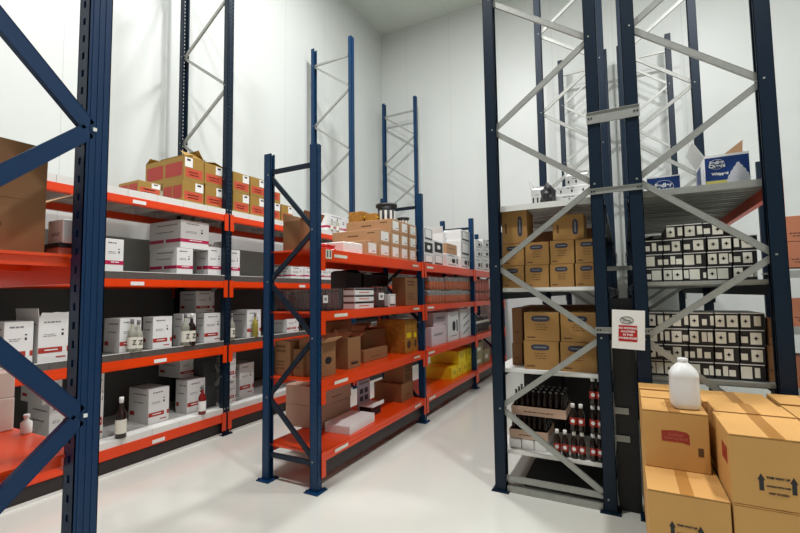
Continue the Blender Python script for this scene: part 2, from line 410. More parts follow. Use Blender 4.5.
# ------------------------------------------------------------------ goods
def base(name,cat,it):
    k,o,b,l,g,kw=it
    if o=='x': w,d=b[3]-b[2],b[1]-b[0]; rz=PI/2
    else: w,d=b[1]-b[0],b[3]-b[2]; rz=0
    h=b[5]-b[4]
    t=thing(name,l,cat,((b[0]+b[1])/2,(b[2]+b[3])/2,b[4]),rz,g)
    return t,w,d,h,kw
def body(t,w,d,h,m,name='carton_body',bev=.003):
    w-=.004; d-=.004
    return MB().box(-w/2,w/2,-d/2,d/2,0,h).build(name,m,t,bevel=bev)
def openbody(t,w,d,h,m,mi=None,name='carton_body',th=.005):
    b=MB(); w-=.004;d-=.004
    b.box(-w/2,w/2,-d/2,d/2,0,th); b.box(-w/2,w/2,-d/2,-d/2+th,th,h); b.box(-w/2,w/2,d/2-th,d/2,th,h)
    b.box(-w/2,-w/2+th,-d/2+th,d/2-th,th,h); b.box(w/2-th,w/2,-d/2+th,d/2-th,th,h)
    return b.build(name,m,t)
def flap(t,w,d,h,side,ang,L,m,th=.004,shrink=.004):
    """side: f,b,l,r ; ang from closed (0, inwards) over 90 (upright) to 180 (folded out)"""
    b=MB()
    W=(w if side in 'fb' else d)/2-shrink
    b.box(-W,W,0,L,0,th)
    a=math.radians(ang)
    M={'f':Matrix.Translation((0,-d/2+.004,h)),'b':Matrix.Translation((0,d/2-.004,h))@Matrix.Rotation(PI,4,'Z'),
       'l':Matrix.Translation((-w/2+.004,0,h))@Matrix.Rotation(-PI/2,4,'Z'),'r':Matrix.Translation((w/2-.004,0,h))@Matrix.Rotation(PI/2,4,'Z')}[side]
    M=M@Matrix.Rotation(a,4,'X')
    o=b.build('flap',m,t); o.data.transform(M); return o
def decal(t,x0,x1,z0,z1,d,m,name='printed_label',side='f',w=0,th=.0012):
    b=MB()
    if side=='f': b.box(x0,x1,-d/2+.002-th,-d/2+.002,z0,z1)
    elif side=='l': b.box(-w/2+.002-th,-w/2+.002,x0,x1,z0,z1)
    else: b.box(w/2-.002,w/2-.002+th,x0,x1,z0,z1)
    return b.build(name,m,t)
def lines(t,x0,x1,z0,n,d,m,side='f',w=0,gap=.018,hh=.007,name='printed_text',seed=0):
    b=MB(); rr=random.Random(seed+int(abs(x0)*1000)); th=.0012
    for k in range(n):
        z=z0-k*gap; a=x0+(x1-x0)*rr.uniform(0,.12); c=x1-(x1-x0)*rr.uniform(0,.2)
        x=a
        while x<c:
            e=min(c,x+rr.uniform(.012,.035)); 
            if side=='f': b.box(x,e,-d/2+.002-th,-d/2+.002,z,z+hh)
            elif side=='l': b.box(-w/2+.002-th,-w/2+.002,x,e,z,z+hh)
            else: b.box(w/2-.002,w/2-.002+th,x,e,z,z+hh)
            x=e+.006
    if b.v: b.build(name,m,t)
def ovalmb(cx,cz,rx,rz,y,th=.0012,n=20,sq=2.6):
    pts=[]
    for k in range(n):
        a=2*PI*k/n; c,s=math.cos(a),math.sin(a)
        pts.append((cx+rx*math.copysign(abs(c)**(2/sq),c),cz+rz*math.copysign(abs(s)**(2/sq),s)))
    b=MB(); b.prism(pts,y-th,y); return b
def top_tape(t,w,d,h,m=None,along='d'):
    if along=='d': MB().box(-.025,.025,-d/2+.001,d/2-.001,h,h+.001).build('tape',m or M_TAPE,t)
    else: MB().box(-w/2+.001,w/2-.001,-.025,.025,h,h+.001).build('tape',m or M_TAPE,t)

def k_snack(it):
    t,w,d,h,kw=base('carton','box',it)
    fl=kw.get('flaps')
    if fl==1: openbody(t,w,d,h,M_SNACK)
    else: body(t,w,d,h,M_SNACK)
    decal(t,-w*.42,w*.42,h*.14,h*.52,d,M_REDO,'red_panel')
    lines(t,-w*.3,w*.3,h*.34,2,d,M_WHITEP,gap=.03,hh=.012)
    lw=w*.38; x0=(w*.08 if not fl==1 else -w*.46)
    decal(t,x0,x0+lw,h*.56,h*.95,d,M_WHITEP,'white_label')
    decal(t,x0+lw*.25,x0+lw*.7,h*.82,h*.9,d+.003,M_BLACKP,'hand_hole')
    decal(t,-d*.45,-d*.03,h*.2,h*.78,0,M_RED,'red_panel','l',w)  # side red darker than the front: print with side shade mixed in
    decal(t,d*.03,d*.45,h*.2,h*.78,0,M_RED,'red_panel','l',w)
    if fl==1:
        flap(t,w,d,h,'f',40,.1,M_SNACK); flap(t,w,d,h,'r',55,w*.5,M_SNACK); flap(t,w,d,h,'l',14,w*.48,M_SNACK); flap(t,w,d,h,'b',35,.1,M_SNACK)
    elif fl==2:
        flap(t,w,d,h,'l',12,w*.5,M_SNACK); flap(t,w,d,h,'r',14,w*.48,M_SNACK)
    else: MB().box(-w/2+.01,w/2-.01,-d/2+.004,d/2-.01,h,h+.001).build('lid',M_CARDW,t)
def k_wine(it):
    t,w,d,h,kw=base('carton','box',it)
    bm=M_MAG if kw.get('mag') else M_RED; fl=kw.get('flaps')
    (openbody if fl else body)(t,w,d,h,M_CARDW)
    if kw.get('mag'):
        z0,z1=h*.22,h*.34
        b=MB(); y=-d/2+.002; b.box(-w/2+.002,w/2-.002,y-.0012,y,z0,z1); b.build('stripe',bm,t)
        b=MB(); b.box(-w/2+.0008,-w/2+.002,-d/2+.004,-d*.04,z0,z1); b.box(-w/2+.0008,-w/2+.002,d*.03,d/2-.01,z0,z1); b.build('stripe',bm,t)
        lines(t,-w*.2,w*.3,h*.28,1,d+.003,M_WHITEP,hh=.01)
    else:
        b=MB(); y=-d/2+.002; b.box(-w/2+.004,w*.24,y-.0012,y,h*.2,h*.32); b.box(w*.38,w/2-.004,y-.0012,y,h*.2,h*.32); b.build('stripe',bm,t)
        b=MB(); b.box(-w/2+.0008,-w/2+.002,d*.2,d*.42,h*.2,h*.32); b.build('stripe',bm,t)
        decal(t,-w*.3,w*.1,h*.25,h*.275,d+.003,M_WHITEP,'printed_text')
        decal(t,w*.05,w*.35,h*.08,h*.11,d,M_RED,'printed_text')
    lines(t,-w*.34,w*.2,h*.86,1,d,M_GREYP,hh=.012); lines(t,-w*.36,w*.1,h*.6,2,d,M_GREYP,gap=.014,hh=.005)
    decal(t,w*.2,w*.27,h*.57,h*.63,d,M_BLACKP,'printed_mark'); decal(t,w*.2,w*.27,h*.68,h*.71,d,M_BLACKP,'printed_mark')
    lines(t,-d*.4,d*.3,h*.82,1,0,M_GREYP,'l',w,hh=.012); lines(t,-d*.3,d*.3,h*.58,1,0,M_GREYP,'l',w,hh=.01)
    if fl==1:
        flap(t,w,d,h,'r',118,.1,M_CARDW); flap(t,w,d,h,'l',20,w*.45,M_CARDB); flap(t,w,d,h,'b',80,.06,M_CARDW)
    elif fl==3:
        b=MB(); b.prism([(-w*.45,h),(-w*.4,h+.035),(-w*.1,h+.03),(w*.02,h+.036),(w*.3,h+.03),(w*.42,h+.034),(w*.46,h)],-d/2+.004,-d/2+.009); b.build('torn_flap',M_CARDW,t)
        flap(t,w,d,h,'l',95,.07,M_CARDW)
    elif h>.15: MB().box(-w/2+.004,w/2-.004,-.022,.022,h,h+.001).build('tape',M_CARDW,t)
def k_tan(it):
    t,w,d,h,kw=base('carton','box',it)
    body(t,w,d,h,M_CARD)
    decal(t,-w*.3,w*.34,h*.2,h*.88,d,M_WHITEP,'white_label')
    lines(t,w*.0,w*.28,h*.32,1,d+.003,M_BLACKP,hh=.008)
    lines(t,-d*.1,d*.16,h*.55,1,0,M_BROWNP,'l',w,hh=.014); lines(t,-d*.42,-d*.22,h*.72,1,0,M_BROWNP,'l',w,hh=.01)
    top_tape(t,w,d,h,M_CARD,'d')
def k_panel(it):
    t,w,d,h,kw=base('carton','box',it); dk=kw.get('dark',0); fl=kw.get('flaps')
    m=M_CARDW if dk!=3 else mat('pinkish_white_carton_board',(206,190,194),.5,0,.06,8)
    (openbody if fl else body)(t,w,d,h,m)
    if dk==0:
        decal(t,-w*.4,w*.4,h*.12,h*.88,d,M_GREYP,'grey_frame'); decal(t,-w*.34,w*.34,h*.22,h*.84,d+.003,M_WHITEP,'pale_panel')
        decal(t,-w*.38,w*.4,h*.08,h*.16,d+.003,M_BLACKP,'black_line')
    elif dk==1:
        decal(t,-w*.42,w*.42,h*.1,h*.86,d,M_CARDK,'black_panel'); b=ovalmb(0,h*.5,w*.16,h*.16,-d/2,.002); b.build('white_emblem',M_WHITEP,t)
    elif dk==2:
        ovalmb(w*.05,h*.5,w*.15,h*.17,-d/2+.002).build('black_emblem',M_BLACKP,t); lines(t,-w*.4,w*.35,h*.16,1,d,M_GREYP,hh=.012); lines(t,-w*.35,w*.2,h*.84,1,d,M_GREYP,hh=.012)
        decal(t,w*.3,w*.4,h*.3,h*.7,d,M_BLACKP,'printed_mark')
    elif dk==3:
        lines(t,-w*.4,w*.3,h*.6,2,d,M_GREYP,hh=.012); lines(t,-d*.3,d*.3,h*.6,2,0,M_GREYP,'l',w,hh=.02,gap=.04)
    elif dk==4:
        b=MB(); y=-d/2
        for k in range(3): b.bar((-w*.25,y+.001,h*(.15+.25*k)),(w*.3,y+.001,h*(.33+.25*k)),.02,.002,up=(0,1,0))
        b.build('diagonal_marks',M_BLACKP,t); lines(t,-d*.3,d*.3,h*.6,3,0,M_GREYP,'l',w,hh=.02,gap=.05)
    elif dk==5:
        for k in range(3):
            x=-w*.38+w*.33*k; decal(t,x,x+.012,h*.35,h*.62,d,M_BLACKP,'printed_mark')
        lines(t,-w*.2,w*.1,h*.75,1,d,M_GREYP,hh=.006)
    if fl: flap(t,w,d,h,'l',100,.1,m); flap(t,w,d,h,'b',70,.1,m); flap(t,w,d,h,'f',25,.08,m)
def k_brown(it):
    t,w,d,h,kw=base('carton','box',it); m=M_CARDM if kw.get('mauve') else M_CARDB; fl=kw.get('flaps')
    (openbody if fl else body)(t,w,d,h,m)
    if kw.get('txt')==1: lines(t,-w*.36,w*.32,h*.82,2,d,M_BROWNP,hh=.02,gap=.04); lines(t,-w*.36,w*.2,h*.4,3,d,M_BROWNP,hh=.01,gap=.03)
    elif kw.get('txt')==2: decal(t,-w*.25,w*.25,h*.12,h*.2,d,M_BLACKP,'printed_mark')
    elif not kw.get('oval'): lines(t,-w*.2,w*.2,h*.3,1,d,M_BROWNP,hh=.01)
    if kw.get('oval'): ovalmb(0,h*.45,w*.22,h*.11,-d/2+.002,sq=2).build('oval_print',M_BLACKP,t)
    if not fl: top_tape(t,w,d,h,M_TAPE,'w')
    elif kw.get('oval'): flap(t,w,d,h,'f',150,.09,M_CARD); flap(t,w,d,h,'r',120,.08,M_CARD); flap(t,w,d,h,'l',30,.08,M_CARD)
    else: flap(t,w,d,h,'r',165,.09,M_CARD); flap(t,w,d,h,'b',60,.08,M_CARD); flap(t,w,d,h,'l',40,.08,M_CARD)
def k_ovalb(it):
    t,w,d,h,kw=base('carton','box',it); body(t,w,d,h,M_CARDO)
    if kw.get('side'):
        b=ovalmb(w*.22,h*.5,w*.09,h*.3,-d/2+.002,sq=3.2); b.build('oval_emblem',M_OVAL,t)
        decal(t,w*.2,w*.24,h*.3,h*.7,d+.003,M_GREYP,'emblem_text')
        decal(t,-w*.36,-w*.3,h*.3,h*.62,d,M_BROWNP,'printed_text')
    else:
        ovalmb(-w*.02,h*.78,w*.26,h*.105,-d/2+.002,sq=3.2).build('oval_emblem',M_OVAL,t)
        decal(t,-w*.2,w*.16,h*.76,h*.8,d+.003,M_GREYP,'emblem_text')
        lines(t,-w*.2,w*.2,h*.56,3,d,M_BROWNP,hh=.005,gap=.02)
        decal(t,-w*.42,-w*.18,h*.1,h*.14,d,M_BROWNP,'printed_text')
    top_tape(t,w,d,h,M_TAPE,'d')
def k_jar(it):
    t,w,d,h,kw=base('carton','box',it); body(t,w,d,h-.004,M_CARDK)
    b=MB(); b.box(-w/2+.003,w/2-.003,-d/2+.0005,d/2-.004,h-.006,h-.001); b.build('white_lid_edge',M_WHITEP,t)
    rr=random.Random(kw['v']); x=-w*.47; e=MB(); n=0; pb=MB(); y=-d/2+.002
    while x<w*.44:
        ww=rr.choice((.028,.05,.06,.036)); ww=min(ww,w*.48-x)
        if ww<.014: break
        lo=.14 if ww>.04 else .22; hi=.84 if ww>.04 else rr.choice((.8,.6))
        pb.box(x,x+ww,y-.0012,y,h*lo,h*hi)
        if ww>.045 and rr.random()<.7:
            cx=x+ww*.5; cz=h*.5
            for sx,sz in ((.014,.007),(.006,.016)): e.prism([(cx-sx,cz),(cx,cz-sz),(cx+sx,cz),(cx,cz+sz)],y-.003,y-.0014)
        x+=ww+rr.choice((.006,.014,.02)); n+=1
    pb.build('white_panel',M_CREAM,t)
    if e.v: e.build('black_emblem',M_BLACKP,t)
def k_pack(it):
    t,w,d,h,kw=base('shrink_wrapped_pack','pack of drinks',it); n,m=kw['n'],kw['m']; c=kw['c']
    s=min(w/n,d/m); sx=w/n; sy=d/m; rad=min(sx,sy)*.47
    body(t,w,d,.012,M_CARDB if c!='maroon' else M_CARDK,'tray_base',0)
    def unit():
        b=MB()
        if c in('maroon','grey'):
            H=h-.02; b.lathe([(rad*.9,0),(rad,.01),(rad,H*.55),(rad*.8,H*.68),(rad*.33,H*.82),(rad*.33,H*.95),(rad*.36,H*.95),(rad*.36,H)],10,mf=lambda i:1 if i>=6 or i==2 and c=='grey' else 0)
            return b,[M_MAROON if c=='maroon' else M_GDARK, M_RED if c=='maroon' else M_CREAM]
        H=h-.02; b.lathe([(rad*.8,0),(rad,.012),(rad,H*.62),(rad,H*.9),(rad*.84,H*.97),(rad*.8,H)],10,mf=lambda i:1 if i>=2 else 0)
        return b,[M_CANO if c=='orange' else M_CANP,M_CANTOP if c=='orange' else M_CANP]
    b,ms=unit(); first=None
    for i in range(n):
        for j in range(m):
            if i not in(0,n-1) and j>0 and j<m-1: continue
            x,y=-w/2+sx*(i+.5),-d/2+sy*(j+.5)
            if first is None:
                first=b.build('bottle' if c in('maroon','grey') else 'can',ms,t,loc=(x,y,.013))
            else:
                o=first.copy(); COL.objects.link(o); o.parent=t; o.location=(x,y,.013)
    # film hugging the pack
    MB().box(-w/2+.003,w/2-.003,-d/2+.001,d/2-.003,.012,h-.002).build('shrink_film',M_FILM,t)
    if kw.get('lab'): decal(t,-w*.3,w*.15,h*.35,h*.68,d+.002,M_WHITEP,'white_label'); decal(t,-w*.18,w*.03,h*.45,h*.58,d+.005,M_GREYP,'label_print')
def k_btray(it):
    t,w,d,h,kw=base('bottle_tray','tray of bottles',it); n,m=kw['n'],kw['m']
    m_=mat('pinkish_cardboard',(190,160,138),.7,0,.08,8)
    b=MB(); w2,d2=w/2-.002,d/2-.002; th=.005; H=h*.36
    b.box(-w2,w2,-d2,d2,0,th); b.box(-w2,w2,-d2,-d2+th,th,H); b.box(-w2,w2,d2-th,d2,th,H); b.box(-w2,-w2+th,-d2+th,d2-th,th,H); b.box(w2-th,w2,-d2+th,d2-th,th,H)
    b.build('tray',m_,t)
    lines(t,-w*.3,w*.3,h*.13,1,d,M_BROWNP,hh=.008)
    sx=(w-.02)/n; sy=(d-.02)/m; rad=min(sx,sy)*.46; first=None; HH=h-.008
    for i in range(n):
        for j in range(m):
            x,y=-w/2+.01+sx*(i+.5),-d/2+.01+sy*(j+.5)
            if first is None:
                bb=MB().lathe([(rad*.9,0),(rad,.008),(rad,HH*.55),(rad*.42,HH*.78),(rad*.4,HH*.93),(rad*.5,HH*.93),(rad*.5,HH)],10,mf=lambda i:1 if i>=5 else 0)
                first=bb.build('bottle',[M_GDARK,M_GREYP],t,loc=(x,y,.006))
            else:
                o=first.copy(); COL.objects.link(o); o.parent=t; o.location=(x,y,.006)
def k_cola(it):
    k,o,b,l,g,kw=it; x,y,z,h=b
    t=thing('cola_bottle',l,'bottle',(x,y,z),0,g); R_=.026
    MB().lathe([(R_*.85,0),(R_,.008),(R_*.96,h*.28),(R_,h*.5),(R_*.85,h*.68),(R_*.42,h*.83),(R_*.4,h*.9)],16).build('bottle_body',M_GDARK,t)
    MB().lathe([(R_*1.02,h*.24),(R_*1.03,h*.5)],16,cap=False).build('red_label',M_RED,t)
    ovalmb(0,h*.38,R_*.55,h*.07,-R_-.001,sq=2).build('label_emblem',M_WHITEP,t)
    MB().lathe([(R_*.56,h*.86),(R_*.58,h*.99),(R_*.5,h)],14).build('cap',M_WHITEP,t)
def k_bottle(it):
    k,o,b,l,g,kw=it; x,y,z,h=b; c=kw['c']
    t=thing('bottle',l,'bottle',(x,y,z),PI/2,g); R_=h*.125
    gm={'clear':M_GLASS,'dark':M_GDARK,'green':M_GGRN,'red':M_GRED}[c]
    MB().lathe([(R_*.9,0),(R_,.006),(R_,h*.56),(R_*.85,h*.64),(R_*.42,h*.72),(R_*.36,h*.78),(R_*.36,h*.9)],20).build('bottle_body',gm,t)
    MB().lathe([(R_*.4,h*.86),(R_*.42,h*.99),(R_*.36,h)],14).build('cap',M_GREYP if c!='dark' else M_WHITEP,t)
    if c!='green':
        MB().lathe([(R_*1.02,h*.12),(R_*1.02,h*.46)],20,cap=False).build('label',M_CREAM if c!='red' else M_WHITEP,t)
        if c!='red' and z>1 and z<2:
            textmesh('label_text','Z',h*.2,M_BLACKP,t,Matrix.Translation((0,-R_*1.03-.001,h*.29))@FRONT,bold=.001)
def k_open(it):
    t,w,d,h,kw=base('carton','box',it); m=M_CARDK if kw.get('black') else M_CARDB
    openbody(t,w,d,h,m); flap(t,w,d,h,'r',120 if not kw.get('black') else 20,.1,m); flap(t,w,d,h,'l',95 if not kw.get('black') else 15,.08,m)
def wobble(me,a,seed=0):
    rr=random.Random(seed)
    for v in me.vertices: v.co+=Vector((rr.uniform(-a,a),rr.uniform(-a,a),rr.uniform(-a,a)*.6))
def lump(name,it,m,cat,a=.012):
    k,o,b,l,g,kw=it; w,d,h=b[1]-b[0],b[3]-b[2],b[5]-b[4]
    bm=bmesh.new(); bmesh.ops.create_icosphere(bm,subdivisions=3,radius=1)
    rr=random.Random(len(l))
    for v in bm.verts:
        s=1+.13*math.sin(v.co.x*7+1)*math.cos(v.co.y*6)+.1*math.sin(v.co.z*9+v.co.x*4)+rr.uniform(-.02,.02); z=max(-.35,v.co.z*s)
        v.co=Vector((v.co.x*s*w/2,v.co.y*s*d/2,(z+.35)/1.5*h))
    me=bpy.data.meshes.new(name); bm.to_mesh(me); bm.free(); me.materials.append(m)
    ob=bpy.data.objects.new(name,me); COL.objects.link(ob); ob.location=((b[0]+b[1])/2,(b[2]+b[3])/2,b[4]+.002); return tag(ob,l,cat)
def k_cloth(it): lump('plastic_bag',it,M_REDPL,'bag')
def k_bag(it): lump('bin_bag',it,M_BLKPL,'bag')
def k_wrap(it):
    t,w,d,h,kw=base('wrapped_pack','pack',it); b=MB()
    for i in range(3): b.box(-w/2+.004+i*(w-.008)/3,-w/2+(i+1)*(w-.008)/3,-d/2+.004,d/2-.004,0,h-(.006 if i==0 else 0))
    b.build('wrapped_bundle',M_PLW,t,bevel=.008)
    MB().box(-w*.2,w*.1,-d*.3,d*.3,h,h+.003).build('loose_film_fold',M_PLW,t)
def k_tray(it):
    t,w,d,h,kw=base('carton_tray','box',it); body(t,w,d,h,M_CARDW,'tray_body',.002); decal(t,-w/2+.003,w/2-.003,h*.7,h*.97,d,M_CARDK,'dark_band'); decal(t,-d*.45,d*.45,h*.7,h*.97,0,M_BROWNP,'dark_band','l',w)
    lines(t,-w*.3,w*.3,h*.3,1,d,M_REDO,hh=.01)
def k_print(it):
    t,w,d,h,kw=base('carton','box',it); body(t,w,d,h,M_PRINT); decal(t,-w*.3,w*.3,h*.45,h*.6,d,M_YEL,'yellow_band'); ovalmb(0,h*.25,w*.25,h*.12,-d/2+.002).build('dark_print',M_BROWNP,t)
def k_yellow(it):
    t,w,d,h,kw=base('carton','box',it); body(t,w,d,h,M_YEL); lines(t,-w*.3,w*.3,h*.6,2,d,M_BROWNP,hh=.01,gap=.03); top_tape(t,w,d,h,M_YEL,'w')
def k_olive(it):
    t,w,d,h,kw=base('carton','box',it); body(t,w,d,h,M_OLIVE); decal(t,-w*.3,w*.2,h*.3,h*.6,d,M_CREAM,'pale_label'); top_tape(t,w,d,h,M_OLIVE,'w')
def k_plain(it):
    t,w,d,h,kw=base('carton_tray','box',it); openbody(t,w,d,h,M_CARD,name='tray_body'); lines(t,-w*.3,w*.3,h*.5,1,d,M_BROWNP,hh=.01)
def k_crate(it):
    t,w,d,h,kw=base('plastic_crate','crate',it); openbody(t,w,d,h,M_CRATE,name='crate_body',th=.008)
    b=MB()
    for k in range(4): b.box(-w/2+.002,w/2-.002,-d/2-.002,-d/2+.002,h*(.12+.22*k),h*(.16+.22*k))
    b.build('ribs',M_CRATE,t); MB().box(-w/2-.002,w/2+.002,-d/2-.004,-d/2+.002,h-.03,h).build('rim',M_CRATE,t)
def k_brownlab(it):
    t,w,d,h,kw=base('carton','box',it); body(t,w,d,h,mat('reddish_cardboard',(168,104,74),.7,0,.06,6)); decal(t,-w*.1,w*.15,h*.55,h*.85,d,M_WHITEP,'white_label'); top_tape(t,w,d,h)
    lines(t,-w*.4,w*.3,h*.3,2,d,M_BROWNP,hh=.012,gap=.03)
def k_stand(it):
    t,w,d,h,kw=base('leaflet_stand','stand',it)
    MB().box(-w/2,w/2,d/2-.02,d/2-.005,0,h).build('back_board',M_LILAC,t); o=MB(); o.box(-w/2,w/2,-d/2,d/2-.02,.1,.112); o.box(-w/2,w/2,-d/2,-d/2+.006,.112,.14)
    o.build('tray',M_WHITEP,t); MB().box(-w/2+.02,w/2-.02,-d/2+.03,d/2-.03,0,.1).build('foot',M_CARDK,t)
    b=MB()
    for k in range(2):
        for j in range(2): b.box(-w*.36+w*.4*k,-w*.1+w*.4*k,d/2-.022,d/2-.02,.14+.08*j,.19+.08*j)
    b.build('pictures',M_OVAL,t)
    decal(t,-w*.4,w*.4,h*.88,h*.95,-(d-.044),M_GREYP,'printed_heading')
def k_longbox(it):
    t,w,d,h,kw=base('carton','box',it); t.rotation_euler=(0,0,PI/2+.04)
    # local +x runs away from the camera; the near end stands open
    b=MB(); th=.004; b.box(-w/2,w/2,-d/2,d/2,0,th); b.box(-w/2,w/2,-d/2,-d/2+th,th,h); b.box(-w/2,w/2,d/2-th,d/2,th,h)
    b.box(w/2-th,w/2,-d/2+th,d/2-th,th,h); b.box(-w*.2,w/2,-d/2+th,d/2-th,h-th,h); b.box(-w/2,-w/2+th,-d/2+th,d/2-th,th,h*.8)
    b.build('carton_body',M_CARDW,t)
    o=MB().box(-.11,0,-d/2+.004,d/2-.004,0,.004).build('flap',M_CARDW,t); o.data.transform(Matrix.Translation((-w*.2,0,h))@Matrix.Rotation(math.radians(-16),4,'Y'))
    decal(t,-d*.3,-d*.05,h*.25,h*.5,0,M_BLACKP,'printed_mark','l',w); lines(t,0,d*.35,h*.4,2,0,M_GREYP,'l',w,hh=.01)
def k_blue(it):
    t,w,d,h,kw=base('whipped_cream_carton','box',it); big=kw['big']
    b=openbody(t,w,d,h,M_CARDW); y=-d/2+.002
    if big: decal(t,-w/2+.004,w/2-.004,h*.22,h*.94,d,M_BLUEP,'blue_panel'); decal(t,-w/2+.004,w/2-.004,h*.06,h*.22,d,mat('yellow_green_print',(186,178,92),.5,0,.05,9),'yellow_band')
    else: decal(t,-w/2+.004,w/2-.004,h*.06,h*.94,d,M_BLUEP,'blue_panel'); decal(t,-w/2+.006,-w*.2,h*.1,h*.5,d+.003,M_CRM,'cream_print')
    s=1 if big else 1
    # heart-like outline and lettering
    rg=MB(); cx,cz,rx,rz=(-w*.22,h*.72,w*.17,h*.15) if big else (0,h*.45,w*.3,h*.34)
    n=20
    for k in range(n):
        a,b_=2*PI*k/n,2*PI*(k+1)/n
        rg.bar((cx+rx*math.cos(a),y-.002,cz+rz*math.sin(a)),(cx+rx*math.cos(b_),y-.002,cz+rz*math.sin(b_)),.004,.0016,up=(0,1,0))
    rg.build('emblem_outline',M_WHITEP,t)
    textmesh('printed_text','Fedler\nCheers',.033 if big else .045,M_WHITEP,t,Matrix.Translation((cx,y-.0022,cz))@FRONT,bold=.0012,spacing=.75)
    if big:
        textmesh('printed_text','Whipped',.026,M_WHITEP,t,Matrix.Translation((-w*.16,y-.0022,h*.42))@FRONT,bold=.001)
        # whipped cream swirl: stacked lobes printed on the front
        sw=MB()
        for k,(r1,zz,tz) in enumerate(((.33,.20,.15),(.29,.30,.15),(.22,.42,.14),(.14,.53,.12),(.06,.64,.08))):
            pts=[(w*.24+w*r1*.8*math.cos(2*PI*i/20),h*zz+h*tz*math.sin(2*PI*i/20)+h*.02*math.cos(2*PI*i/20)) for i in range(20)]
            sw.prism(pts,y-.0016-.0004*k,y-.0004)
        sw.build('whipped_cream_print',M_CRM,t)
        b2=MB(); x=-w/2+.002
        for k,(r1,zz) in enumerate(((.16,.18),(.13,.32),(.09,.46),(.05,.6))):
            b2.box(x-.0012,x,-d*.35-d*r1,-d*.35+d*r1*1.1,h*(zz-.07),h*(zz+.07))
        b2.build('whipped_cream_print',M_CRM,t); decal(t,-d*.05,d*.45,h*.1,h*.9,0,M_BLUEP,'blue_panel','l',w)
        flap(t,w,d,h,'l',118,.14,M_CARDW); flap(t,w,d,h,'f',12,.02,M_CARDW)
        p=MB(); p.prism([(-.09,0),(.15,0),(.165,.2)],0,.004); o=p.build('flap',M_CARD,t); o.data.transform(Matrix.Translation((w/2-.115,d/2-.01,h)))
    else: flap(t,w,d,h,'b',20,.1,M_CARDW)
KIND=dict(snack=k_snack,wine=k_wine,tan=k_tan,panel=k_panel,brown=k_brown,ovalb=k_ovalb,jar=k_jar,pack=k_pack,btray=k_btray,cola=k_cola,bottle=k_bottle,open=k_open,cloth=k_cloth,bag=k_bag,wrap=k_wrap,tray=k_tray,print=k_print,yellow=k_yellow,olive=k_olive,plain=k_plain,crate=k_crate,brownlab=k_brownlab,stand=k_stand,longbox=k_longbox,blue=k_blue)
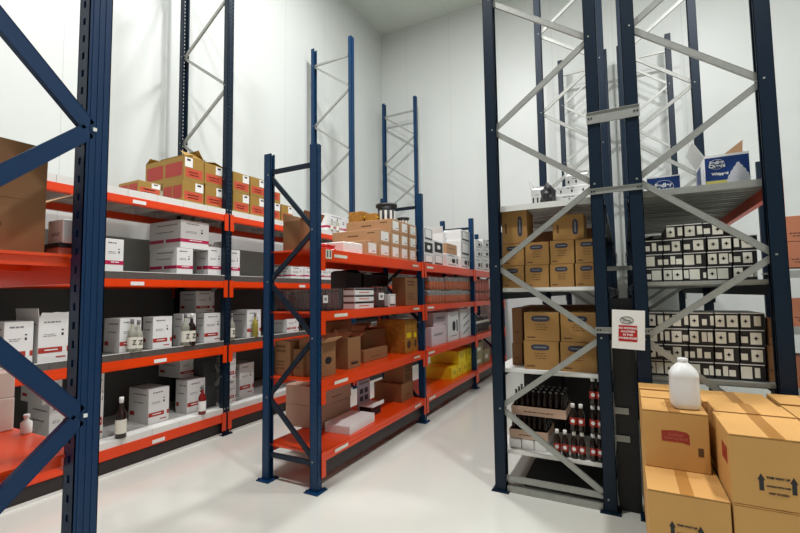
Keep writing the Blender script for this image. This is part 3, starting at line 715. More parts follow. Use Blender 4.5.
# kind, facing, (x0,x1,y0,y1,z0,z1) in metres, label, group, options
ITEMS=[
('snack','x',[-4.604, -4.26, 2.529, 2.768, 2.652, 2.784],'flat mustard and red carton lying alone at the near end of the top shelf','mustard and red cartons on the top left shelf',{}),
('snack','x',[-4.618, -4.26, 3.015, 3.286, 2.652, 2.904],'mustard and red carton under the open-flapped one on the left rack top shelf','mustard and red cartons on the top left shelf',{}),
('snack','x',[-4.967, -4.26, 3.028, 3.282, 2.906, 3.177],'long mustard and red carton with raised flaps, topmost on the left rack','mustard and red cartons on the top left shelf',{'flaps': 1}),
('snack','x',[-4.66, -4.26, 3.301, 3.566, 2.652, 2.912],'mustard and red carton at the foot of the pair just before the first tall post','mustard and red cartons on the top left shelf',{}),
('snack','x',[-4.66, -4.26, 3.289, 3.554, 2.914, 3.169],'upper mustard and red carton of the pair before the first tall post, lid ajar','mustard and red cartons on the top left shelf',{'flaps': 2}),
('snack','x',[-4.66, -4.26, 3.7, 3.967, 2.652, 2.914],'lower mustard and red carton of the first pair beyond the first tall post','mustard and red cartons on the top left shelf',{}),
('snack','x',[-4.66, -4.26, 3.696, 3.964, 2.916, 3.166],'upper mustard and red carton of the first pair beyond the first tall post','mustard and red cartons on the top left shelf',{}),
('snack','x',[-4.66, -4.26, 3.981, 4.247, 2.652, 2.92],'lower mustard and red carton of the second pair beyond the first tall post','mustard and red cartons on the top left shelf',{}),
('snack','x',[-4.66, -4.26, 3.978, 4.244, 2.922, 3.171],'upper mustard and red carton of the second pair beyond the first tall post','mustard and red cartons on the top left shelf',{}),
('snack','x',[-4.66, -4.26, 4.262, 4.532, 2.652, 2.908],'lower mustard and red carton of the third pair beyond the first tall post','mustard and red cartons on the top left shelf',{}),
('snack','x',[-4.66, -4.26, 4.259, 4.531, 2.91, 3.169],'upper mustard and red carton of the third pair beyond the first tall post','mustard and red cartons on the top left shelf',{}),
('snack','x',[-4.66, -4.26, 4.551, 4.788, 2.652, 2.905],'single mustard and red carton ending the row on the left rack top shelf','mustard and red cartons on the top left shelf',{}),
('wine','x',[-4.71, -4.26, 5.599, 6.231, 2.652, 2.948],'white carton with a magenta stripe on the top left shelf behind the middle rack','white cartons with a magenta stripe',{'mag': 1}),
('bottle','x',[-4.2, 5.653, 2.652, 0.199],'left dark-capped bottle in front of the magenta-striped carton on the top shelf',None,{'c': 'clear'}),
('bottle','x',[-4.2, 5.805, 2.652, 0.222],'right dark-capped bottle in front of the magenta-striped carton on the top shelf',None,{'c': 'clear'}),
('wine','x',[-4.61, -4.26, 2.237, 2.411, 1.852, 2.163],'white magenta-striped carton standing alone right of the big near post','white cartons with a magenta stripe',{'mag': 1}),
('wine','x',[-4.742, -4.26, 2.962, 3.161, 1.852, 2.14],'lower long white magenta-striped carton of the two-high stack on the third shelf','white cartons with a magenta stripe',{'mag': 1}),
('wine','x',[-4.818, -4.26, 3.002, 3.363, 2.142, 2.456],'upper white magenta-striped carton of the two-high stack, filling the gap under the top shelf','white cartons with a magenta stripe',{'mag': 1}),
('wine','x',[-4.469, -4.26, 3.355, 3.557, 1.852, 2.187],'white magenta-striped carton with one flap up just before the first tall post','white cartons with a magenta stripe',{'mag': 1, 'flaps': 1}),
('wine','x',[-4.61, -4.26, 3.66, 3.821, 1.852, 2.179],'narrow white magenta-striped carton just beyond the first tall post','white cartons with a magenta stripe',{'mag': 1}),
('wine','x',[-4.61, -4.26, 4.749, 5.033, 1.852, 2.026],'low white magenta-striped carton, first of four seen through the middle rack','white cartons with a magenta stripe',{'mag': 1}),
('wine','x',[-4.61, -4.26, 5.044, 5.365, 1.852, 2.041],'low white magenta-striped carton, second of four seen through the middle rack','white cartons with a magenta stripe',{'mag': 1}),
('wine','x',[-4.61, -4.26, 5.415, 5.757, 1.852, 2.06],'low white magenta-striped carton, third of four seen through the middle rack','white cartons with a magenta stripe',{'mag': 1}),
('wine','x',[-4.61, -4.26, 5.77, 6.206, 1.852, 2.079],'low white magenta-striped carton, last of four seen through the middle rack','white cartons with a magenta stripe',{'mag': 1}),
('wine','x',[-4.66, -4.26, 1.531, 1.723, 1.082, 1.426],'white red-striped carton at the left edge behind the diagonal blue brace','white cartons with a red stripe',{}),
('wine','x',[-4.66, -4.26, 1.752, 1.987, 1.082, 1.457],'white red-striped carton with torn open top left of the big near post','white cartons with a red stripe',{'flaps': 3}),
('wine','x',[-4.529, -4.26, 2.391, 2.6, 1.082, 1.409],'white red-striped carton behind two clear bottles, right of the big near post','white cartons with a red stripe',{}),
('wine','x',[-4.436, -4.26, 2.716, 2.928, 1.082, 1.406],'white red-striped carton standing by itself between the two pairs of bottles','white cartons with a red stripe',{}),
('wine','x',[-4.422, -4.26, 3.043, 3.214, 1.082, 1.421],'white red-striped carton behind the second pair of bottles','white cartons with a red stripe',{}),
('wine','x',[-4.397, -4.26, 3.316, 3.57, 1.082, 1.414],'clean white red-striped carton right before the first tall post, middle shelf','white cartons with a red stripe',{}),
('wine','x',[-4.76, -4.46, 3.357, 3.614, 1.416, 1.674],'white red-striped carton set back on top of the others on the middle shelf','white cartons with a red stripe',{}),
('wine','x',[-4.66, -4.26, 3.943, 4.18, 1.082, 1.43],'white red-striped carton beyond the first tall post with a greenish bottle before it','white cartons with a red stripe',{}),
('wine','x',[-4.66, -4.26, 4.67, 4.923, 1.082, 1.303],'white red-striped carton seen between the two near posts of the middle rack','white cartons with a red stripe',{}),
('wine','x',[-4.66, -4.26, 5.752, 6.093, 1.082, 1.246],'white carton seen above the open brown box behind the middle rack','white cartons with a red stripe',{}),
('wine','x',[-4.86, -4.46, 1.938, 2.09, 0.307, 0.685],'white carton on the lowest left shelf behind the crossing blue braces','white cartons with a red stripe',{}),
('wine','x',[-4.91, -4.51, 1.903, 2.053, 0.687, 0.919],'white carton on top of the one behind the crossing blue braces','white cartons with a red stripe',{}),
('wine','x',[-4.66, -4.36, 2.266, 2.326, 0.307, 0.921],'tall white red-striped carton peeking out right of the big near post, lowest shelf','white cartons with a red stripe',{}),
('wine','x',[-4.705, -4.36, 2.751, 2.98, 0.307, 0.659],'long white red-striped carton beside the dark bottle on the lowest shelf','white cartons with a red stripe',{}),
('wine','x',[-4.568, -4.36, 3.191, 3.423, 0.307, 0.67],'white red-striped carton behind the red bottle on the lowest shelf','white cartons with a red stripe',{}),
('wine','x',[-4.96, -4.56, 3.24, 3.475, 0.672, 0.906],'white carton stacked at the back above the red bottle','white cartons with a red stripe',{}),
('crate','x',[-4.78, -4.38, 3.411, 3.59, 0.307, 0.962],'dark grey carton leaning dark against the foot of the first tall post',None,{}),
('wine','x',[-4.66, -4.31, 3.711, 3.825, 0.307, 0.591],'lower white red-striped carton of the narrow stack beyond the first tall post','white cartons with a red stripe',{}),
('wine','x',[-4.61, -4.26, 3.664, 3.777, 0.593, 0.924],'upper white red-striped carton of the narrow stack beyond the first tall post','white cartons with a red stripe',{}),
('wine','x',[-4.81, -4.46, 4.013, 4.258, 0.307, 0.729],'square white red-striped carton beyond the first tall post, lowest shelf','white cartons with a red stripe',{}),
('wine','x',[-4.91, -4.56, 5.225, 5.535, 0.307, 0.728],'white carton on the lowest left shelf seen between the near posts of the middle rack','white cartons with a red stripe',{}),
('bottle','x',[-4.215, 2.481, 1.082, 0.318],'clear bottle with cream label, left of the pair by the big near post','bottles standing on the left rack',{'c': 'clear'}),
('bottle','x',[-4.215, 2.543, 1.082, 0.305],'clear bottle with cream label, right of the pair by the big near post','bottles standing on the left rack',{'c': 'clear'}),
('bottle','x',[-4.215, 3.046, 1.082, 0.345],'clear bottle with cream label, left of the second pair','bottles standing on the left rack',{'c': 'clear'}),
('bottle','x',[-4.215, 3.122, 1.082, 0.342],'dark-filled bottle with cream label, right of the second pair','bottles standing on the left rack',{'c': 'dark'}),
('bottle','x',[-4.215, 3.662, 1.082, 0.317],'pale bottle with white label just beyond the first tall post','bottles standing on the left rack',{'c': 'clear'}),
('bottle','x',[-4.215, 4.033, 1.082, 0.307],'greenish yellow bottle in front of a white carton beyond the first tall post','bottles standing on the left rack',{'c': 'green'}),
('bottle','x',[-4.215, 2.401, 0.307, 0.371],'dark bottle with white label standing alone on the lowest left shelf','bottles standing on the left rack',{'c': 'dark'}),
('bottle','x',[-4.215, 3.27, 0.307, 0.316],'red bottle with white label on the lowest left shelf','bottles standing on the left rack',{'c': 'red'}),
('open','y',[-2.753, -2.552, 2.96, 3.26, 2.008, 2.28],'dark brown open carton at the near end of the middle rack top shelf',None,{'flaps': 2}),
('wrap','x',[-2.63, -2.33, 3.323, 3.664, 2.008, 2.117],'low white plastic-wrapped pack at the near end of the middle rack top shelf',None,{}),
('cloth','x',[-2.55, -2.32, 3.05, 3.25, 2.008, 2.078],'crumpled red plastic bag beside the white wrapped pack',None,{}),
('tan','x',[-2.88, -2.33, 3.712, 3.958, 2.008, 2.163],'tan white-labelled carton in the bottom row of the pile, first from near end','tan cartons with white labels',{}),
('tan','x',[-2.88, -2.33, 3.968, 4.231, 2.008, 2.163],'tan white-labelled carton in the bottom row of the pile, second from near end','tan cartons with white labels',{}),
('tan','x',[-2.88, -2.33, 4.243, 4.463, 2.008, 2.163],'tan white-labelled carton in the bottom row of the pile, third from near end','tan cartons with white labels',{}),
('tan','x',[-2.88, -2.33, 4.475, 4.688, 2.008, 2.163],'tan white-labelled carton in the bottom row of the pile, fourth from near end','tan cartons with white labels',{}),
('tan','x',[-2.88, -2.33, 4.701, 4.916, 2.008, 2.163],'tan white-labelled carton in the bottom row of the pile, last from near end','tan cartons with white labels',{}),
('tan','x',[-2.95, -2.33, 3.971, 4.236, 2.165, 2.317],'tan white-labelled carton in the middle row of the pile, first from near end','tan cartons with white labels',{}),
('tan','x',[-2.95, -2.33, 4.247, 4.468, 2.165, 2.317],'tan white-labelled carton in the middle row of the pile, second from near end','tan cartons with white labels',{}),
('tan','x',[-2.95, -2.33, 4.48, 4.693, 2.165, 2.317],'tan white-labelled carton in the middle row of the pile, third from near end','tan cartons with white labels',{}),
('tan','x',[-2.95, -2.33, 4.706, 4.922, 2.165, 2.317],'tan white-labelled carton in the middle row of the pile, last from near end','tan cartons with white labels',{}),
('tan','x',[-2.95, -2.33, 4.251, 4.473, 2.319, 2.471],'tan white-labelled carton in the top row of the pile, first from near end','tan cartons with white labels',{}),
('tan','x',[-2.95, -2.33, 4.485, 4.699, 2.319, 2.471],'tan white-labelled carton in the top row of the pile, second from near end','tan cartons with white labels',{}),
('tan','x',[-2.95, -2.33, 4.712, 4.928, 2.319, 2.471],'tan white-labelled carton in the top row of the pile, last from near end','tan cartons with white labels',{}),
('panel','x',[-2.73, -2.33, 5.146, 5.465, 2.008, 2.143],'white carton with pale panel in the bottom row just past the second post, nearer one','cartons with black panels',{'dark': 0}),
('panel','x',[-2.73, -2.33, 5.152, 5.472, 2.145, 2.324],'white carton with black panel in the upper row just past the second post, nearer one','cartons with black panels',{'dark': 1}),
('panel','x',[-2.73, -2.33, 5.482, 5.836, 2.008, 2.17],'white carton with pale panel in the bottom row just past the second post, farther one','cartons with black panels',{'dark': 0}),
('panel','x',[-2.73, -2.33, 5.49, 5.845, 2.172, 2.36],'white carton with black panel in the upper row just past the second post, farther one','cartons with black panels',{'dark': 1}),
('panel','x',[-2.73, -2.33, 5.16, 5.463, 2.326, 2.505],'single grey-white carton topping the black-panelled ones past the second post','cartons with black panels',{'dark': 0}),
('panel','x',[-2.73, -2.33, 5.975, 6.5, 2.008, 2.209],'white carton with a dark mark, beneath the beige open tray','assorted white cartons',{'dark': 2}),
('panel','x',[-2.68, -2.33, 6.593, 7.051, 2.008, 2.226],'white carton with a black emblem right before the third post, bottom one','assorted white cartons',{'dark': 2}),
('panel','x',[-2.68, -2.33, 6.608, 7.069, 2.228, 2.472],'white carton right before the third post, middle one','assorted white cartons',{'dark': 0}),
('panel','x',[-2.63, -2.33, 6.625, 7.089, 2.474, 2.655],'white carton right before the third post, top one','assorted white cartons',{'dark': 0}),
('panel','x',[-2.88, -2.58, 6.48, 6.992, 2.008, 2.608],'tall white carton with a flap open at the back before the third post','assorted white cartons',{'dark': 2, 'flaps': 1}),
('plain','x',[-2.63, -2.33, 5.986, 6.421, 2.211, 2.361],'small beige open tray on a white carton before the third post',None,{}),
('panel','x',[-2.73, -2.33, 7.356, 7.782, 2.008, 2.23],'white carton past the third post, bottom row, nearer one','white cartons past the third post',{'dark': 2}),
('panel','x',[-2.73, -2.33, 7.812, 8.321, 2.008, 2.261],'white carton past the third post, bottom row, farther one','white cartons past the third post',{'dark': 2}),
('panel','x',[-2.73, -2.33, 7.374, 7.803, 2.232, 2.41],'white carton past the third post, middle row, nearer one','white cartons past the third post',{'dark': 2}),
('panel','x',[-2.73, -2.33, 7.835, 8.348, 2.263, 2.452],'white carton past the third post, middle row, farther one','white cartons past the third post',{'dark': 2}),
('panel','x',[-2.73, -2.33, 7.389, 7.82, 2.412, 2.574],'white carton past the third post, top row, nearer one','white cartons past the third post',{'dark': 2}),
('panel','x',[-2.73, -2.33, 7.853, 8.368, 2.454, 2.624],'white carton past the third post, top row, farther one','white cartons past the third post',{'dark': 2}),
('pack','x',[-2.63, -2.33, 2.975, 3.125, 1.466, 1.666],'shrink-wrapped pack of dark red bottles, first one right of the near post','shrink-wrapped bottle packs',{'c': 'maroon', 'n': 4, 'm': 3, 'lab': 1}),
('pack','x',[-2.63, -2.33, 3.132, 3.294, 1.466, 1.667],'shrink-wrapped pack of dark red bottles, second one right of the near post','shrink-wrapped bottle packs',{'c': 'maroon', 'n': 4, 'm': 3, 'lab': 0}),
('pack','x',[-2.58, -2.33, 3.911, 4.159, 1.466, 1.693],'shrink-wrapped pack of dark bottles with a white label, past the white trays','shrink-wrapped bottle packs',{'c': 'maroon', 'n': 3, 'm': 2, 'lab': 1}),
('pack','y',[-2.86, -2.71, 2.95, 3.15, 1.466, 1.657],'shrink-wrapped pack of dark red bottles at the back between the near posts, left one','shrink-wrapped bottle packs',{'c': 'maroon', 'n': 4, 'm': 2}),
('pack','y',[-2.704, -2.559, 2.95, 3.15, 1.466, 1.655],'shrink-wrapped pack of dark red bottles at the back between the near posts, middle one','shrink-wrapped bottle packs',{'c': 'maroon', 'n': 4, 'm': 2}),
('pack','y',[-2.553, -2.419, 2.95, 3.15, 1.466, 1.652],'shrink-wrapped pack of dark red bottles at the back between the near posts, right one','shrink-wrapped bottle packs',{'c': 'maroon', 'n': 4, 'm': 2}),
('tray','x',[-2.472, -2.33, 3.502, 3.859, 1.466, 1.538],'low white tray with a dark band, bottom of the three stacked ones','stacked white trays',{}),
('tray','x',[-2.472, -2.33, 3.503, 3.861, 1.54, 1.601],'low white tray with a dark band, middle of the three stacked ones','stacked white trays',{}),
('tray','x',[-2.473, -2.33, 3.504, 3.862, 1.603, 1.669],'low white tray with a dark band, top of the three stacked ones','stacked white trays',{}),
('panel','x',[-2.53, -2.33, 4.182, 4.347, 1.466, 1.607],'small white carton next to the long dark brown one',None,{'dark': 0}),
('brown','x',[-2.522, -2.33, 4.602, 4.939, 1.466, 1.809],'brown carton printed with dark lines just before the second post',None,{'txt': 1}),
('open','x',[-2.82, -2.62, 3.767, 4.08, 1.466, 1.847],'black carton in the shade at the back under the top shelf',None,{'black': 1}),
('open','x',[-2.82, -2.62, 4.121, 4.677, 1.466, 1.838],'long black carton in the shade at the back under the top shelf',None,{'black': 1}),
('pack','x',[-2.63, -2.33, 5.318, 5.883, 1.466, 1.655],'orange and silver shrink-wrapped can pack, lower row, first from the second post','orange and silver drink packs',{'c': 'orange', 'n': 5, 'm': 3}),
('pack','x',[-2.63, -2.33, 5.923, 6.461, 1.466, 1.657],'orange and silver shrink-wrapped can pack, lower row, second from the second post','orange and silver drink packs',{'c': 'orange', 'n': 5, 'm': 3}),
('pack','x',[-2.63, -2.33, 6.476, 7.061, 1.466, 1.658],'orange and silver shrink-wrapped can pack, lower row, third from the second post','orange and silver drink packs',{'c': 'orange', 'n': 5, 'm': 3}),
('pack','x',[-2.63, -2.33, 5.327, 5.894, 1.657, 1.851],'orange and silver shrink-wrapped can pack, upper row, first from the second post','orange and silver drink packs',{'c': 'orange', 'n': 5, 'm': 3}),
('pack','x',[-2.63, -2.33, 5.934, 6.475, 1.659, 1.871],'orange and silver shrink-wrapped can pack, upper row, second from the second post','orange and silver drink packs',{'c': 'orange', 'n': 5, 'm': 3}),
('pack','x',[-2.63, -2.33, 6.489, 7.077, 1.66, 1.889],'orange and silver shrink-wrapped can pack, upper row, third from the second post','orange and silver drink packs',{'c': 'orange', 'n': 5, 'm': 3}),
('pack','x',[-2.63, -2.33, 7.369, 8.263, 1.466, 1.625],'pinkish shrink-wrapped can pack past the third post, lower one','orange and silver drink packs',{'c': 'pink', 'n': 5, 'm': 3}),
('pack','x',[-2.63, -2.33, 7.382, 8.281, 1.627, 1.874],'pinkish shrink-wrapped can pack past the third post, upper one','orange and silver drink packs',{'c': 'pink', 'n': 5, 'm': 3}),
('brown','y',[-2.843, -2.655, 2.95, 3.25, 0.89, 1.194],'brown carton with dark print at the back between the near posts',None,{'txt': 1}),
('brown','y',[-2.653, -2.533, 2.98, 3.28, 0.89, 1.127],'brown carton in the shade right beside the near post, second shelf',None,{}),
('brown','x',[-2.61, -2.36, 3.011, 3.229, 0.89, 1.188],'open brown carton with a dark oval print and a raised flap, second shelf',None,{'oval': 1, 'flaps': 2}),
('brown','x',[-2.58, -2.38, 3.45, 3.678, 0.89, 1.189],'narrow brown carton with a pale flap folded out, second shelf',None,{'txt': 2, 'flaps': 1}),
('brown','x',[-2.82, -2.62, 3.437, 3.873, 0.89, 1.339],'tall dark brown carton standing behind the open carton with the oval print',None,{}),
('brown','x',[-2.84, -2.6, 4.081, 4.576, 0.89, 1.199],'wide brown carton at the back in the middle of the second shelf',None,{'flaps': 1}),
('brown','x',[-2.8, -2.6, 4.628, 4.972, 0.89, 1.044],'small brown carton at the back of the second shelf',None,{}),
('brown','x',[-2.58, -2.45, 3.845, 4.358, 0.89, 1.013],'low cut-down brown tray at the middle of the second shelf',None,{}),
('print','x',[-2.76, -2.36, 4.629, 4.834, 0.89, 1.292],'yellow and brown patterned carton just before the second post, nearer one','yellow and brown patterned cartons',{}),
('print','x',[-2.76, -2.36, 4.843, 4.974, 0.89, 1.28],'yellow and brown patterned carton just before the second post, farther one','yellow and brown patterned cartons',{}),
('panel','x',[-2.78, -2.33, 5.359, 5.907, 0.89, 1.142],'low white and pink carton past the second post, in front of the tall ones','white and pink cartons on the second shelf',{'dark': 3}),
('panel','x',[-2.78, -2.38, 5.557, 6.01, 1.144, 1.335],'pale carton lying on the low white and pink one past the second post','white and pink cartons on the second shelf',{'dark': 3}),
('panel','x',[-2.78, -2.33, 5.971, 6.42, 0.89, 1.331],'tall white carton with grey lettering, middle of the far second shelf','white and pink cartons on the second shelf',{'dark': 2}),
('panel','x',[-2.78, -2.33, 6.516, 7.024, 0.89, 1.356],'tall white carton with black diagonal marks before the third post','white and pink cartons on the second shelf',{'dark': 4}),
('pack','x',[-2.63, -2.33, 7.321, 8.2, 0.89, 1.204],'pack of pale-capped dark bottles past the third post',None,{'c': 'grey', 'n': 5, 'm': 3}),
('brown','x',[-3.09, -2.64, 3.367, 3.876, 0.302, 0.519],'lower mauve-brown carton of the two stacked by the near post','mauve-brown cartons by the near post',{'mauve': 1}),
('brown','x',[-3.09, -2.64, 3.368, 3.888, 0.521, 0.708],'upper mauve-brown carton of the two stacked by the near post','mauve-brown cartons by the near post',{'mauve': 1}),
('longbox','x',[-2.61, -2.33, 3.38, 3.86, 0.302, 0.387],'long white carton with an open end lying at the front of the lowest middle shelf',None,{}),
('stand','x',[-2.62, -2.42, 3.96, 4.2, 0.302, 0.662],'leaflet display stand with pictures and a pale tray',None,{}),
('brown','x',[-2.812, -2.42, 4.635, 4.949, 0.302, 0.52],'lower of two brown cartons stacked before the second post, lowest shelf','brown cartons before the second post',{}),
('brown','x',[-2.7, -2.42, 4.695, 4.943, 0.522, 0.73],'upper of two brown cartons stacked before the second post, lowest shelf','brown cartons before the second post',{'txt': 1}),
('yellow','x',[-2.86, -2.36, 6.159, 6.396, 0.302, 0.482],'yellow carton in the lower row, first past the second post','yellow cartons on the lowest shelf',{}),
('yellow','x',[-2.86, -2.36, 6.422, 6.629, 0.302, 0.487],'yellow carton in the lower row, second past the second post','yellow cartons on the lowest shelf',{}),
('yellow','x',[-2.86, -2.36, 6.656, 6.851, 0.302, 0.492],'yellow carton in the lower row, third past the second post','yellow cartons on the lowest shelf',{}),
('yellow','x',[-2.86, -2.36, 6.879, 7.086, 0.302, 0.5],'yellow carton in the lower row, last past the second post','yellow cartons on the lowest shelf',{}),
('yellow','x',[-2.86, -2.36, 6.48, 6.814, 0.494, 0.689],'long yellow carton in the upper row, nearer one','yellow cartons on the lowest shelf',{}),
('yellow','x',[-2.76, -2.36, 6.894, 7.118, 0.502, 0.687],'yellow carton in the upper row, farther one','yellow cartons on the lowest shelf',{}),
('olive','x',[-2.76, -2.36, 7.338, 7.751, 0.302, 0.505],'lower olive-grey carton past the third post','olive-grey cartons past the third post',{}),
('olive','x',[-2.76, -2.36, 7.355, 7.771, 0.507, 0.721],'upper olive-grey carton past the third post','olive-grey cartons past the third post',{}),
('olive','x',[-2.76, -2.36, 7.853, 8.215, 0.302, 0.548],'olive-grey carton farthest along the lowest middle shelf','olive-grey cartons past the third post',{}),
('print','x',[-2.93, -2.73, 4.271, 4.443, 2.473, 2.601],'small orange-brown patterned carton on the tan pile',None,{}),
('ovalb','y',[-0.927, -0.741, 3.66, 3.96, 1.64, 1.828],'brown oval-emblem carton on the upper right-aisle shelf, bottom row, first from the left','brown cartons with dark oval emblem',{}),
('ovalb','y',[-0.733, -0.541, 3.66, 3.96, 1.64, 1.828],'brown oval-emblem carton on the upper right-aisle shelf, bottom row, second from the left','brown cartons with dark oval emblem',{}),
('ovalb','y',[-0.534, -0.349, 3.66, 3.96, 1.64, 1.828],'brown oval-emblem carton on the upper right-aisle shelf, bottom row, third from the left','brown cartons with dark oval emblem',{}),
('ovalb','y',[-0.342, -0.167, 3.66, 3.96, 1.64, 1.828],'brown oval-emblem carton on the upper right-aisle shelf, bottom row, fourth from the left','brown cartons with dark oval emblem',{}),
('ovalb','y',[-0.92, -0.734, 3.66, 3.96, 1.83, 2.018],'brown oval-emblem carton on the upper right-aisle shelf, second row, first from the left','brown cartons with dark oval emblem',{}),
('ovalb','y',[-0.727, -0.534, 3.66, 3.96, 1.83, 2.018],'brown oval-emblem carton on the upper right-aisle shelf, second row, second from the left','brown cartons with dark oval emblem',{}),
('ovalb','y',[-0.527, -0.341, 3.66, 3.96, 1.83, 2.018],'brown oval-emblem carton on the upper right-aisle shelf, second row, third from the left','brown cartons with dark oval emblem',{}),
('ovalb','y',[-0.334, -0.159, 3.66, 3.96, 1.83, 2.018],'brown oval-emblem carton on the upper right-aisle shelf, second row, fourth from the left','brown cartons with dark oval emblem',{}),
('ovalb','y',[-0.917, -0.702, 3.66, 3.96, 2.02, 2.305],'brown oval-emblem carton turned on its side, topmost at the left','brown cartons with dark oval emblem',{'side': 1}),
('ovalb','y',[-0.504, -0.262, 3.68, 3.98, 2.02, 2.23],'brown oval-emblem carton turned on its side, topmost at the right','brown cartons with dark oval emblem',{'side': 1}),
('ovalb','y',[-0.764, -0.486, 3.66, 3.96, 0.972, 1.204],'large brown oval-emblem carton, lower row left, shelf above the bottles','brown cartons with dark oval emblem',{}),
('ovalb','y',[-0.477, -0.208, 3.66, 3.96, 0.972, 1.204],'large brown oval-emblem carton, lower row right, shelf above the bottles','brown cartons with dark oval emblem',{}),
('ovalb','y',[-0.755, -0.476, 3.66, 3.96, 1.206, 1.438],'large brown oval-emblem carton, upper row left, shelf above the bottles','brown cartons with dark oval emblem',{}),
('ovalb','y',[-0.468, -0.198, 3.66, 3.96, 1.206, 1.438],'large brown oval-emblem carton, upper row right, shelf above the bottles','brown cartons with dark oval emblem',{}),
('brown','y',[-0.899, -0.809, 3.82, 4.22, 0.972, 1.161],'narrow brown carton set back left of the large ones, lower one','narrow brown cartons set back',{}),
('brown','y',[-0.891, -0.8, 3.82, 4.22, 1.163, 1.467],'narrow brown carton set back left of the large ones, upper one','narrow brown cartons set back',{}),
('wrap','y',[-0.911, -0.598, 3.66, 3.99, 0.315, 0.4],'flat film-wrapped pack underneath the trays of dark bottles',None,{}),
('btray','y',[-0.906, -0.593, 3.66, 4.01, 0.402, 0.592],'cardboard tray of dark bottles, lower one of the stack','trays of dark bottles',{'n': 7, 'm': 3}),
('btray','y',[-0.883, -0.449, 3.66, 4.01, 0.594, 0.789],'cardboard tray of dark bottles, upper one of the stack','trays of dark bottles',{'n': 9, 'm': 3}),
('brown','y',[-0.895, -0.545, 4.3, 4.75, 1.64, 2.19],'big brown carton added to darken the gap behind the oval-emblem cartons, left one','large cartons added to darken the gaps behind the front rows',{}),  # filler cartons added to block light behind the front rows
('brown','y',[-0.535, -0.185, 4.3, 4.75, 1.64, 2.19],'big brown carton added to darken the gap behind the oval-emblem cartons, right one','large cartons added to darken the gaps behind the front rows',{}),
('brown','y',[-0.895, -0.545, 4.3, 4.75, 0.972, 1.472],'big brown carton added to darken the gap behind the large oval-emblem cartons, left one','large cartons added to darken the gaps behind the front rows',{}),
('brown','y',[-0.535, -0.185, 4.3, 4.75, 0.972, 1.472],'big brown carton added to darken the gap behind the large oval-emblem cartons, right one','large cartons added to darken the gaps behind the front rows',{}),
('open','y',[-0.895, -0.545, 4.25, 4.75, 0.315, 0.815],'big black carton added to darken the gap behind the dark bottles, left one','large cartons added to darken the gaps behind the front rows',{'black': 1}),  # added filler keeping the back of the bottle shelf dark
('open','y',[-0.535, -0.185, 4.25, 4.75, 0.315, 0.815],'big black carton added to darken the gap behind the dark bottles, right one','large cartons added to darken the gaps behind the front rows',{'black': 1}),
('cola','y',[-0.521, 3.64, 0.315, 0.205],'large dark bottle with white cap and red label, bottom row, first from the left','large bottles with white caps and red labels',{}),
('cola','y',[-0.462, 3.64, 0.315, 0.205],'large dark bottle with white cap and red label, bottom row, second from the left','large bottles with white caps and red labels',{}),
('cola','y',[-0.396, 3.64, 0.315, 0.205],'large dark bottle with white cap and red label, bottom row, third from the left','large bottles with white caps and red labels',{}),
('cola','y',[-0.339, 3.64, 0.315, 0.205],'large dark bottle with white cap and red label, bottom row, fourth from the left','large bottles with white caps and red labels',{}),
('cola','y',[-0.261, 3.64, 0.315, 0.205],'large dark bottle with white cap and red label, bottom row, fifth from the left','large bottles with white caps and red labels',{}),
('cola','y',[-0.213, 3.64, 0.315, 0.205],'large dark bottle with white cap and red label, bottom row, last from the left','large bottles with white caps and red labels',{}),
('cola','y',[-0.397, 3.64, 0.527, 0.205],'large dark bottle with white cap and red label, middle row, first from the left','large bottles with white caps and red labels',{}),
('cola','y',[-0.339, 3.64, 0.527, 0.205],'large dark bottle with white cap and red label, middle row, second from the left','large bottles with white caps and red labels',{}),
('cola','y',[-0.254, 3.64, 0.527, 0.205],'large dark bottle with white cap and red label, middle row, third from the left','large bottles with white caps and red labels',{}),
('cola','y',[-0.206, 3.64, 0.527, 0.205],'large dark bottle with white cap and red label, middle row, last from the left','large bottles with white caps and red labels',{}),
('cola','y',[-0.247, 3.64, 0.739, 0.205],'large dark bottle with white cap and red label, top row, left','large bottles with white caps and red labels',{}),
('cola','y',[-0.198, 3.64, 0.739, 0.205],'large dark bottle with white cap and red label, top row, right','large bottles with white caps and red labels',{}),
('panel','y',[-0.53, -0.203, 3.8, 4.15, 2.335, 2.418],'long flat white carton, lowest of the heap on top of the bottle rack','white cartons on the top of the middle right rack',{'dark': 5}),
('panel','y',[-0.486, -0.218, 3.86, 4.16, 2.42, 2.503],'flat white carton with black marks, second in the heap on top of the bottle rack','white cartons on the top of the middle right rack',{'dark': 5}),
('panel','y',[-0.417, -0.234, 3.92, 4.17, 2.505, 2.6],'small white carton with black marks topping the heap on the bottle rack','white cartons on the top of the middle right rack',{'dark': 5, 'flaps': 1}),
('panel','y',[-0.705, -0.594, 3.9, 4.2, 2.335, 2.509],'small white carton with a raised flap left of the black bag','white cartons on the top of the middle right rack',{'dark': 5, 'flaps': 1}),
('bag','y',[-0.6, -0.48, 3.68, 3.85, 2.335, 2.535],'crumpled black bag among the white cartons on top of the bottle rack',None,{}),
('jar','y',[0.14, 0.254, 3.68, 4.13, 1.665, 1.767],'black carton with white panels, upper shelf, bottom row, first from the left','black cartons with white label panels',{'v': 0, 'vr': 0}),
('jar','y',[0.257, 0.377, 3.68, 4.13, 1.665, 1.767],'black carton with white panels, upper shelf, bottom row, second from the left','black cartons with white label panels',{'v': 1, 'vr': 0}),
('jar','y',[0.381, 0.519, 3.68, 4.13, 1.665, 1.767],'black carton with white panels, upper shelf, bottom row, third from the left','black cartons with white label panels',{'v': 2, 'vr': 0}),
('jar','y',[0.522, 0.666, 3.68, 4.13, 1.665, 1.767],'black carton with white panels, upper shelf, bottom row, fourth from the left','black cartons with white label panels',{'v': 3, 'vr': 0}),
